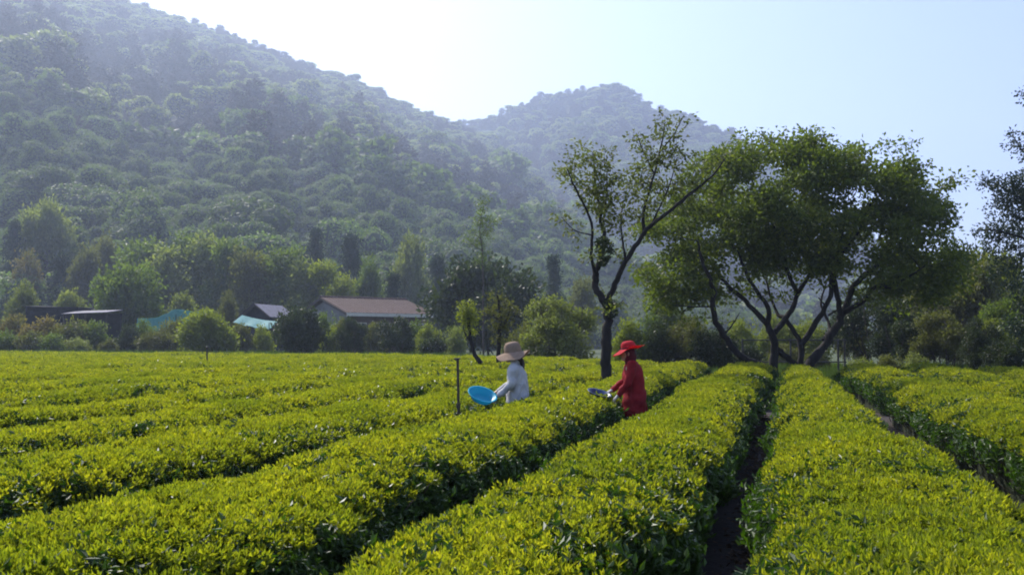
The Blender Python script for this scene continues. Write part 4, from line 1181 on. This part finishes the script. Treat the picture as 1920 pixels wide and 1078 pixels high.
# dark low shed and the grey-roofed lean-to at the far left
d = 80
A_, B_ = at(48, 574, d), at(142, 582, d)
sh = thing('dark_shed', 'long low shed clad in blue-black sheet behind the rusty shrubs', 'shed', (A_[0], A_[1], 0), None, R(4))
L_ = B_[0] - A_[0]
local_mesh(sh, 'wall', lambda a: (box(a, (L_ / 2, .05, A_[2] / 2), (L_, .1, A_[2] - .1)), box(a, (.06, 1.6, A_[2] / 2), (.1, 3, A_[2] - .1)), box(a, (L_ - .06, 1.6, A_[2] / 2), (.1, 3, A_[2] - .12))), M['black'])
local_mesh(sh, 'roof', lambda a: slab(a, (-.2, -.25, A_[2] - .04), (L_ + .2, -.25, A_[2] - .24), (L_ + .2, 3.4, A_[2] - .1), (-.2, 3.4, A_[2] + .1), .06), M['black'])
d = 78
A_, B_ = at(118, 584, d), at(205, 584, d)
ln = thing('open_lean_to', 'open lean-to with a pale grey sheet roof beside the dark low shed', 'shed', (A_[0], A_[1], 0), None, R(-3))
L_ = B_[0] - A_[0]
local_mesh(ln, 'roof', lambda a: slab(a, (0, -.2, A_[2] - .25), (L_, -.2, A_[2] - .1), (L_, 2.6, A_[2] + .2), (0, 2.6, A_[2] + .1), .05), M['slate'])
for x in (.1, L_ * .5, L_ - .1):
    local_mesh(ln, 'post', lambda a: box(a, (x, 0, (A_[2] - .27) / 2), (.12, .12, A_[2] - .27)), M['timber'])
local_mesh(ln, 'back_wall', lambda a: box(a, (L_ / 2, 2.5, (A_[2] - .1) / 2), (L_ - .1, .1, A_[2] - .1)), M['black'])
for x, z, w_, lab in ((.9, 1.6, .55, 'white sack heaped under the left side of the open lean-to'), (1.9, 1.3, .75, 'wider white sack under the middle of the open lean-to')):
    a = Acc(); ellipsoid(a, (0, 0, .5), (w_ * .6, .32, .34), 12, 8); ellipsoid(a, (.1, -.05, .85), (w_ * .42, .28, .2), 12, 7); box(a, (0, 0, .12), (w_ * 1.2, .7, .24))
    o = link('white_sack', a.mesh('white_sack', M['white'], True), None, label=lab, category='sack')
    o.location = (ln.location.x + x, ln.location.y + .7, 0)
    o.scale = (1, 1, z)

# pipe fence behind the spreading tree
d = 31.5
fx0, fx1 = at(1392, 636, d), at(1583, 636, d)
fence = thing('pipe_fence', 'dark metal pipe fence with two close posts right of the spreading tree', 'fence', (fx0[0], d, 0))
L_ = fx1[0] - fx0[0]
for x in (0.0, L_ * .47, L_ - .24, L_):
    local_mesh(fence, 'post', lambda a: tube(a, [(x, 0, 0), (x, 0, fx0[2] + .02)], [.038, .038], 8), M['metal'])
local_mesh(fence, 'rail', lambda a: tube(a, [(-.05, -.06, fx0[2] - .03), (L_ + .04, -.06, fx0[2] - .03)], [.024, .024], 8), M['metal'])
local_mesh(fence, 'rail', lambda a: tube(a, [(-.05, -.06, .85), (L_ + .04, -.06, .85)], [.022, .022], 8), M['metal'])

# pale stone in the gap below the spreading tree
a = Acc(); ellipsoid(a, (0, 0, .35), (.17, .14, .5), 12, 9)
v = a.v[0]; a.v[0] = v * (1 + .12 * vnoise(v[:, 0:1] * 9 + v[:, 2:3] * 5, v[:, 1:2] * 9, 3)).astype(np.float32)
o = link('marker_stone', a.mesh('marker_stone', M['stone'], True), None, label='pale upright stone between the two far tea mounds', category='stone')
pos = at(1397, 690, 26.5); o.location = (pos[0], pos[1], 0)

# capped irrigation pipes standing in the tea
for px_, ytop, d, lab in ((863, 671, 10.6, 'dark capped pipe standing beside the bright blue basin'), (390, 650, 31, 'thin dark pipe alone in the left part of the tea field')):
    p = at(px_, ytop, d)
    st = thing('irrigation_pipe', lab, 'pipe', (p[0], p[1], 0), 'irrigation pipes in the tea', 0)
    st.rotation_euler = (0, R(-1.5), 0)
    q = .018 if d < 20 else .03
    local_mesh(st, 'riser', lambda a: tube(a, [(0, 0, 0), (0, 0, .6), (.004, 0, p[2] - .03)], [q, q, q * .9], 9), M['rustpipe'])
    local_mesh(st, 'coupling', lambda a: tube(a, [(0, 0, .78), (0, 0, .84)], [q * 1.5, q * 1.5], 9), M['rustpipe'])
    hd = local_mesh(st, 'sprinkler_head', lambda a: (tube(a, [(0, 0, p[2] - .035), (0, 0, p[2])], [q * 1.5, q * 1.2], 9), tube(a, [(-.045, .0, p[2] - .012), (.04, 0, p[2] - .006)], [q * .6, q * .55], 7)), M['rustpipe'])

# ------------------------------------------------------------------ basins
M['blue'] = plain_mat('cyan_plastic', (0.015, 0.42, 0.58), (0.025, 0.50, 0.66), 6, 0.4, 0.05, 0.4, trans=0.45)
M['navy'] = plain_mat('navy_plastic', (0.022, 0.05, 0.13), (0.035, 0.07, 0.18), 6, 0.4, 0.05, 0.5)
M['picked'] = leaf_mat('picked_leaf', (0.12, 0.17, 0.012), (0.22, 0.25, 0.02))
def basin(name, label, loc, rad, hgt, mat, tilt, fill):
    b = thing(name, label, 'basin', loc)
    b.rotation_euler = tilt
    def shell(a):
        prof = [(0, .012), (.62, .012), (.70, .03), (.93, hgt / rad - .03), (.97, hgt / rad), (1.06, hgt / rad + .01), (1.08, hgt / rad - .012), (1.0, hgt / rad - .02), (.74, .012), (.66, -.008), (0, -.008)]
        nseg = 40
        th = np.arange(nseg) * 2 * math.pi / nseg
        v = np.array([[(q * math.cos(t), q * math.sin(t), z) for t in th] for q, z in prof]) * rad
        i, j = np.meshgrid(np.arange(len(prof) - 1), np.arange(nseg), indexing='ij')
        f = np.stack([i * nseg + j, i * nseg + (j + 1) % nseg, (i + 1) * nseg + (j + 1) % nseg, (i + 1) * nseg + j], -1).reshape(-1, 4)
        a.add(v.reshape(-1, 3), f)
    local_mesh(b, 'shell', shell, mat, True)
    if fill:
        rr = np.random.default_rng(17)
        a = Acc(); n = fill
        q = rad * .6 * np.sqrt(rr.uniform(0, 1, n)); t = rr.uniform(0, 6.28, n)
        leaves(a, np.stack([q * np.cos(t), q * np.sin(t), .02 + .02 * rr.uniform(0, 1, n)], 1), rr.normal(0, 1, (n, 3)) * (1, 1, .3), rr.uniform(.03, .05, n), .45, rr)
        lv = link('picked_leaves', a.mesh('picked_leaves', M['picked']), None, kind='stuff', label='few picked tea leaves lying in the bottom of the ' + ('bright blue' if mat is M['blue'] else 'dark blue') + ' basin', category='leaves')
        lv.location = b.location; lv.rotation_euler = b.rotation_euler
    return b
p = at(902, 741, 11.2)
basin('plastic_basin', 'bright cyan-blue round basin tilted on the tea in front of the woman in white', (p[0], p[1], p[2] - .05), .185, .08, M['blue'], (R(24), R(18), 0), 0)
p = at(1122, 739, 12.1)
basin('plastic_basin', 'dark blue basin half hidden in the tea beside the red-coated person', (p[0], p[1], p[2] - .05), .165, .08, M['navy'], (R(12), R(14), 0), 40)

# ------------------------------------------------------------------ people
M['skin'] = plain_mat('skin', (0.36, 0.21, 0.15), (0.44, 0.27, 0.19), 20, 0.55, 0.05, 0.4)
M['hair'] = plain_mat('dark_hair', (0.015, 0.010, 0.008), (0.05, 0.026, 0.018), 60, 0.5, 0.4, 0.4, stretch=(6, 6, 1))
M['shirt'] = plain_mat('pale_cotton', (0.50, 0.50, 0.50), (0.60, 0.59, 0.56), 10, 0.9, 0.35, 0.2, bscale=14, trans=0.12)
M['red'] = plain_mat('red_cloth', (0.22, 0.009, 0.013), (0.32, 0.014, 0.02), 10, 0.8, 0.4, 0.2, bscale=14, trans=0.15)
M['redhat'] = plain_mat('red_hat_cloth', (0.60, 0.035, 0.045), (0.70, 0.055, 0.065), 20, 0.8, 0.2, 0.2, trans=0.5)
M['tanhat'] = plain_mat('brown_hat_cloth', (0.32, 0.225, 0.155), (0.42, 0.30, 0.21), 20, 0.9, 0.2, 0.2, trans=0.3)
M['trousers'] = plain_mat('dark_trousers', (0.03, 0.032, 0.045), (0.055, 0.058, 0.075), 12, 0.9, 0.3)
M['boot'] = plain_mat('rubber_boot', (0.02, 0.02, 0.022), (0.04, 0.04, 0.04), 8, 0.4, 0.1)
M['glove'] = plain_mat('white_glove', (0.36, 0.34, 0.31), (0.46, 0.44, 0.40), 20, 0.9, 0.2)
M['scarf'] = plain_mat('dark_red_scarf', (0.07, 0.006, 0.012), (0.11, 0.010, 0.018), 14, 0.9, 0.3)
M['eye'] = plain_mat('eye', (0.02, 0.015, 0.012), (0.03, 0.02, 0.015), 3, 0.15, 0)

def FL(f, l, z):
    """figure coordinates: forward (photo left), towards its left side (towards the camera), up"""
    return np.array((-f, -l, z), float)

def blob(a, path, rad, seg=16):
    """closed rounded limb through path points with per-point radii"""
    P = smooth_path(np.array([FL(*p) for p in path]), 6)
    rad = np.asarray(rad, float)
    if rad.ndim == 1:
        rad = np.stack([rad, rad], 1)
    Rr = smooth_path(np.hstack([rad, np.zeros((len(rad), 1))]), 6)[:, :2]
    for e, s in ((0, -1), (-1, 1)):
        t = unit(P[e] - P[1 if e == 0 else -2]) * Rr[e].mean()
        cap = [(P[e] + t * math.sin(q), Rr[e] * math.cos(q)) for q in (0.5, 0.95, 1.35)]
        for c, q in cap:
            if e == 0:
                P = np.vstack([c, P]); Rr = np.vstack([q, Rr])
            else:
                P = np.vstack([P, c]); Rr = np.vstack([Rr, q])
    tube(a, P, np.maximum(Rr, .0015), seg)

def fuse(name, acc, mat, voxel, parent, smooth=6, wrinkle=0.0, seed=0):
    """merge overlapping closed shapes into one continuous skin"""
    me = acc.mesh(name, mat, True)
    tmp = bpy.data.objects.new('tmp', me); COL.objects.link(tmp)
    md = tmp.modifiers.new('r', 'REMESH'); md.mode = 'VOXEL'; md.voxel_size = voxel
    ms = tmp.modifiers.new('s', 'SMOOTH'); ms.factor = 0.5; ms.iterations = smooth
    dg = bpy.context.evaluated_depsgraph_get()
    out = bpy.data.meshes.new_from_object(tmp.evaluated_get(dg))
    bpy.data.objects.remove(tmp); bpy.data.meshes.remove(me)
    out.name = name
    if wrinkle:
        n = len(out.vertices)
        co = np.empty(n * 3, np.float32); out.vertices.foreach_get('co', co); co = co.reshape(-1, 3)
        no = np.empty(n * 3, np.float32); out.vertex_normals.foreach_get('vector', no); no = no.reshape(-1, 3)
        w = fbm(co[:, 0] * 9 + co[:, 2] * 4, co[:, 2] * 7 - co[:, 1] * 8, seed, 3) + .7 * np.sin(co[:, 2] * 34 + 5 * vnoise(co[:, 0] * 7, co[:, 1] * 7, seed + 4))
        co = co + no * (w * wrinkle)[:, None]
        out.vertices.foreach_set('co', co.astype(np.float32).ravel())
    for p in out.polygons:
        p.use_smooth = True
    out.materials.clear(); out.materials.append(mat)
    return link(name, out, parent)

def person(label, loc, rz, scale, outfit):
    root = thing('person', label, 'person', loc, None, rz)
    root.scale = (scale,) * 3
    a = Acc()
    # trunk, neck and head (bowed towards the work in front)
    blob(a, [(0, 0, .90), (0, 0, 1.02), (.02, 0, 1.16), (.02, 0, 1.30), (.015, 0, 1.365)], [(.10, .155), (.09, .13), (.105, .15), (.09, .165), (.055, .07)], 20)
    blob(a, [(.02, 0, 1.34), (.045, 0, 1.43)], [.053, .05])
    ellipsoid(a, FL(.075, 0, 1.515), (.093, .074, .103), 20, 14)
    blob(a, [(.11, 0, 1.475), (.125, 0, 1.425)], [.055, .036])
    blob(a, [(.163, 0, 1.515), (.184, 0, 1.478)], [.009, .015], 8)      # nose
    blob(a, [(.148, -.022, 1.445), (.150, .022, 1.445)], [.011, .011], 8)   # lips
    blob(a, [(.153, -.045, 1.538), (.158, 0, 1.542), (.153, .045, 1.538)], [.011, .012, .011], 8)   # brow
    for s in (-1, 1):
        blob(a, [(.062, s * .074, 1.525), (.060, s * .082, 1.495), (.068, s * .075, 1.472)], [.012, .016, .009], 8)   # ear
        # arms reach forward and down
        sh, el, wr = outfit['arm_l' if s > 0 else 'arm_r']
        blob(a, [(.02, s * .10, 1.335), sh, tuple((np.array(sh) + el) / 2), el, tuple((np.array(el) + wr) / 2), wr], [.05, .056, .046, .040, .037, .026])
        sh, el, wr = map(np.array, (sh, el, wr))
        fw = unit(unit(wr - el) + np.array((.35, 0, -.1)))
        side = unit(np.cross(fw, (0, 0, 1.0))) * s
        palm = wr + fw * .085
        dn = np.cross(side, fw); dn = dn * (-1 if dn[2] > 0 else 1)
        blob(a, [tuple(wr), tuple(wr + fw * .04), tuple(palm)], [(.024, .026), (.018, .036), (.015, .038)], 12)
        for k, (o, ln_) in enumerate(((-.030, .070), (-.010, .080), (.010, .075), (.029, .058))):
            b0 = palm - fw * .012 + side * o
            p1 = b0 + fw * ln_ * .48 + dn * .010
            p2 = p1 + unit(fw + dn * .8) * ln_ * .34
            p3 = p2 + unit(fw * .5 + dn) * ln_ * .26
            blob(a, [tuple(b0), tuple(p1), tuple(p2), tuple(p3)], [.0100, .0090, .0080, .0068], 8)
        t0 = wr + fw * .028 - side * .028
        t1 = t0 + unit(fw * .8 - side * .8 + dn * .3) * .038
        t2 = t1 + unit(fw + dn * .5) * .032
        blob(a, [tuple(t0), tuple(t1), tuple(t2)], [.013, .011, .0085], 8)
        # legs
        blob(a, [(0, s * .085, .93), (.01, s * .095, .70), (.02, s * .095, .48), (0, s * .10, .30), (-.02, s * .10, .09)], [(.088, .085), (.075, .072), (.052, .05), (.052, .05), (.036, .034)])
        blob(a, [(-.04, s * .10, .045), (.06, s * .105, .04), (.15, s * .11, .028)], [(.04, .036), (.034, .042), (.02, .036)])
    body = fuse('body', a, M['skin'], .0062, root, 3)
    for s in (-1, 1):
        e = Acc(); ellipsoid(e, FL(.148, s * .031, 1.517), (.011, .012, .011), 10, 7)
        link('eye', e.mesh('eye', M['eye'], True), root)
    # hair
    h = Acc()
    ellipsoid(h, FL(.058, 0, 1.53), (.096, .084, .104), 18, 12)
    blob(h, [(-.01, 0, 1.50), (-.025, 0, 1.44)], [(.06, .066), (.04, .05)])
    if outfit['ponytail']:
        blob(h, [(-.035, .02, 1.47), (-.085, .03, 1.40), (-.095, .035, 1.31), (-.085, .035, 1.24)], [.034, .036, .03, .012])
    fuse('hair', h, M['hair'], .008, root, 4, .002, 3)
    # trousers, boots
    t = Acc()
    blob(t, [(0, 0, 1.00), (0, 0, .88)], [(.115, .165), (.115, .17)], 20)
    for s in (-1, 1):
        blob(t, [(0, s * .085, .90), (.01, s * .097, .70), (.02, s * .097, .48), (.0, s * .10, .32)], [(.10, .092), (.088, .083), (.072, .068), (.066, .064)])
    fuse('trousers', t, M['trousers'], .011, root, 5, .003, 5)
    for s in (-1, 1):
        b = Acc()
        blob(b, [(-.01, s * .10, .36), (-.015, s * .10, .12)], [(.064, .062), (.052, .05)])
        blob(b, [(-.05, s * .10, .055), (.06, s * .105, .05), (.16, s * .11, .04)], [(.05, .046), (.045, .05), (.032, .044)])
        fuse('boot', b, M['boot'], .009, root, 4)
    # coat or shirt
    c = Acc()
    blob(c, outfit['torso'][0], outfit['torso'][1], 22)
    for s in (-1, 1):
        sh, el, wr = map(np.array, outfit['arm_l' if s > 0 else 'arm_r'])
        w2_ = el + (wr - el) * .93
        q = outfit['sleeve']
        blob(c, [(.02, s * .11, 1.335), tuple(sh), tuple((sh + el) / 2), tuple(el), tuple((el + w2_) / 2), tuple(w2_)], [.062 * q, .072 * q, .066 * q, .060 * q, .054 * q, .043 * q])
    blob(c, [(.015, 0, 1.36), (.035, 0, 1.405)], [.072, .062])
    fuse('coat' if outfit['coat'] else 'shirt', c, M[outfit['cloth']], .009, root, 3, .0075, outfit['seed'])
    if outfit['glove']:
        g_ = Acc()
        for s in (-1, 1):
            sh, el, wr = map(np.array, outfit['arm_l' if s > 0 else 'arm_r'])
            fw = unit(unit(wr - el) + np.array((.35, 0, -.1))); side = unit(np.cross(fw, (0, 0, 1.0))) * s
            dn = np.cross(side, fw); dn = dn * (-1 if dn[2] > 0 else 1)
            palm = wr + fw * .085
            ga = Acc()
            blob(ga, [tuple(wr - fw * .03), tuple(wr + fw * .04), tuple(palm)], [(.032, .034), (.023, .042), (.020, .044)], 12)
            for o, ln_ in ((-.030, .070), (-.010, .080), (.010, .075), (.029, .058)):
                b0 = palm - fw * .012 + side * o
                p1 = b0 + fw * ln_ * .48 + dn * .010; p2 = p1 + unit(fw + dn * .8) * ln_ * .34; p3 = p2 + unit(fw * .5 + dn) * ln_ * .28
                blob(ga, [tuple(b0), tuple(p1), tuple(p2), tuple(p3)], [.0125, .0115, .0105, .009], 8)
            t0 = wr + fw * .028 - side * .028; t1 = t0 + unit(fw * .8 - side * .8 + dn * .3) * .038; t2 = t1 + unit(fw + dn * .5) * .034
            blob(ga, [tuple(t0), tuple(t1), tuple(t2)], [.0155, .0135, .011], 8)
            fuse('glove', ga, M['glove'], .0055, root, 3)
    if outfit['scarf']:
        s_ = Acc()
        blob(s_, [(.03, 0, 1.38), (.03, 0, 1.46), (.045, 0, 1.52)], [(.085, .088), (.088, .090), (.092, .092)], 18)
        fuse('scarf', s_, M['scarf'], .010, root, 4, .003, 21)
    # hat: crown plus a wavy brim
    H = Acc()
    nseg, nrad = 56, 12
    th = np.arange(nseg) * 2 * math.pi / nseg
    cz, tilt = outfit['hat_z'], outfit['hat_tilt']
    rings = []
    for z, q in outfit['crown']:
        rings.append(np.stack([q * 1.08 * np.cos(th), q * np.sin(th), np.full(nseg, z)], 1))
    crown_n = len(rings)
    for k in range(1, nrad + 1):
        u = k / nrad
        q = outfit['crown'][-1][1] + u * outfit['brim']
        rings.append(np.stack([q * 1.06 * np.cos(th), q * np.sin(th), outfit['brim_z'](th, u)], 1))
    v = np.array(rings)
    ct, st_ = math.cos(tilt), math.sin(tilt)
    f_, l_, z_ = v[..., 0], v[..., 1], v[..., 2]
    f2, z2 = f_ * ct + z_ * st_, -f_ * st_ + z_ * ct
    w = np.stack([-(f2 + outfit['hat_f']), -l_, z2 + cz], -1).reshape(-1, 3)
    def strip(i0, i1):
        i, j = np.meshgrid(np.arange(i0, i1), np.arange(nseg), indexing='ij')
        return np.stack([i * nseg + j, i * nseg + (j + 1) % nseg, (i + 1) * nseg + (j + 1) % nseg, (i + 1) * nseg + j], -1).reshape(-1, 4)
    H.add(w, strip(0, len(rings) - 1))
    H.add(w[:nseg], np.array([list(range(nseg))]))
    hat = link('hat', H.mesh('hat', M[outfit['hat_m']], True), root)
    so = hat.modifiers.new('cloth', 'SOLIDIFY'); so.thickness = .004
    if outfit['band']:
        B = Acc()
        bz, bq = outfit['crown'][-2][0], outfit['crown'][-2][1] + .005
        vv = []
        for z, q in ((bz + .022, bq - .003), (bz - .012, bq + .004)):
            f_, l_, z_ = q * 1.08 * np.cos(th), q * np.sin(th), np.full(nseg, z)
            vv.append(np.stack([-(f_ * ct + z_ * st_ + outfit['hat_f']), -l_, -f_ * st_ + z_ * ct + cz], 1))
        B.add(np.concatenate(vv), np.stack([np.arange(nseg), (np.arange(nseg) + 1) % nseg, (np.arange(nseg) + 1) % nseg + nseg, np.arange(nseg) + nseg], 1))
        link('hat_band', B.mesh('hat_band', M[outfit['band']], True), hat)
    return root

def brim_white(th, u):
    # droops over the side, flares at front and back
    side = np.abs(np.sin(th)) ** 1.5
    return -.045 * u - .085 * u * side + .05 * u * u * np.clip(-np.cos(th), 0, 1) ** 2 + .012 * u * np.sin(th * 5 + .6)
def brim_red(th, u):
    # dips at the front, lifts towards the camera side and back
    return -.02 * u - .07 * u * np.clip(np.cos(th), 0, 1) + .035 * u * np.clip(-np.cos(th), 0, 1) + .055 * u * u * np.clip(np.sin(th), 0, 1) * (.5 - .5 * np.cos(th)) + .012 * u * np.sin(th * 4 + 1)

px_, d = 966, 11.9
b = at(px_, 700, d)
person('woman in a pale long-sleeved shirt and brown floppy hat, picking tea', (b[0] + .02, b[1], 0), R(-8), 0.94,
       dict(arm_l=((.02, .185, 1.32), (.05, .235, 1.08), (.235, .17, .915)), arm_r=((.02, -.185, 1.32), (.09, -.225, 1.08), (.30, -.14, .96)),
            torso=([(-.01, 0, .80), (-.02, 0, .92), (-.02, 0, 1.06), (.0, 0, 1.20), (.01, 0, 1.31), (.015, 0, 1.37)], [(.165, .20), (.168, .205), (.155, .19), (.145, .185), (.115, .185), (.065, .09)]),
            sleeve=1.0, coat=False, cloth='shirt', seed=11, glove=False, scarf=False, ponytail=True, hat_z=1.545, hat_f=.055, hat_tilt=.14,
            crown=[(.150, .012), (.148, .045), (.138, .080), (.108, .102), (.06, .112), (.0, .116), (-.02, .118)], brim=.125, brim_z=brim_white, hat_m='tanhat', band=None))
px_, d = 1186, 12.1
b = at(px_, 700, d)
person('person in a long red coat and wide red hat, bending over the tea', (b[0], b[1], 0), R(-4), 0.95,
       dict(arm_l=((.02, .19, 1.33), (.085, .235, 1.09), (.215, .17, .90)), arm_r=((.02, -.19, 1.33), (.10, -.225, 1.09), (.29, -.14, .96)),
            torso=([(-.02, 0, .68), (-.025, 0, .88), (-.02, 0, 1.04), (-.01, 0, 1.20), (.0, 0, 1.31), (.015, 0, 1.38)], [(.19, .215), (.175, .205), (.155, .19), (.148, .188), (.118, .185), (.065, .09)]),
            sleeve=1.06, coat=True, cloth='red', seed=17, glove=True, scarf=True, ponytail=False, hat_z=1.575, hat_f=.055, hat_tilt=.12,
            crown=[(.115, .012), (.113, .04), (.103, .07), (.080, .091), (.045, .099), (.0, .103), (-.012, .105)], brim=.125, brim_z=brim_red, hat_m='redhat', band='scarf'))
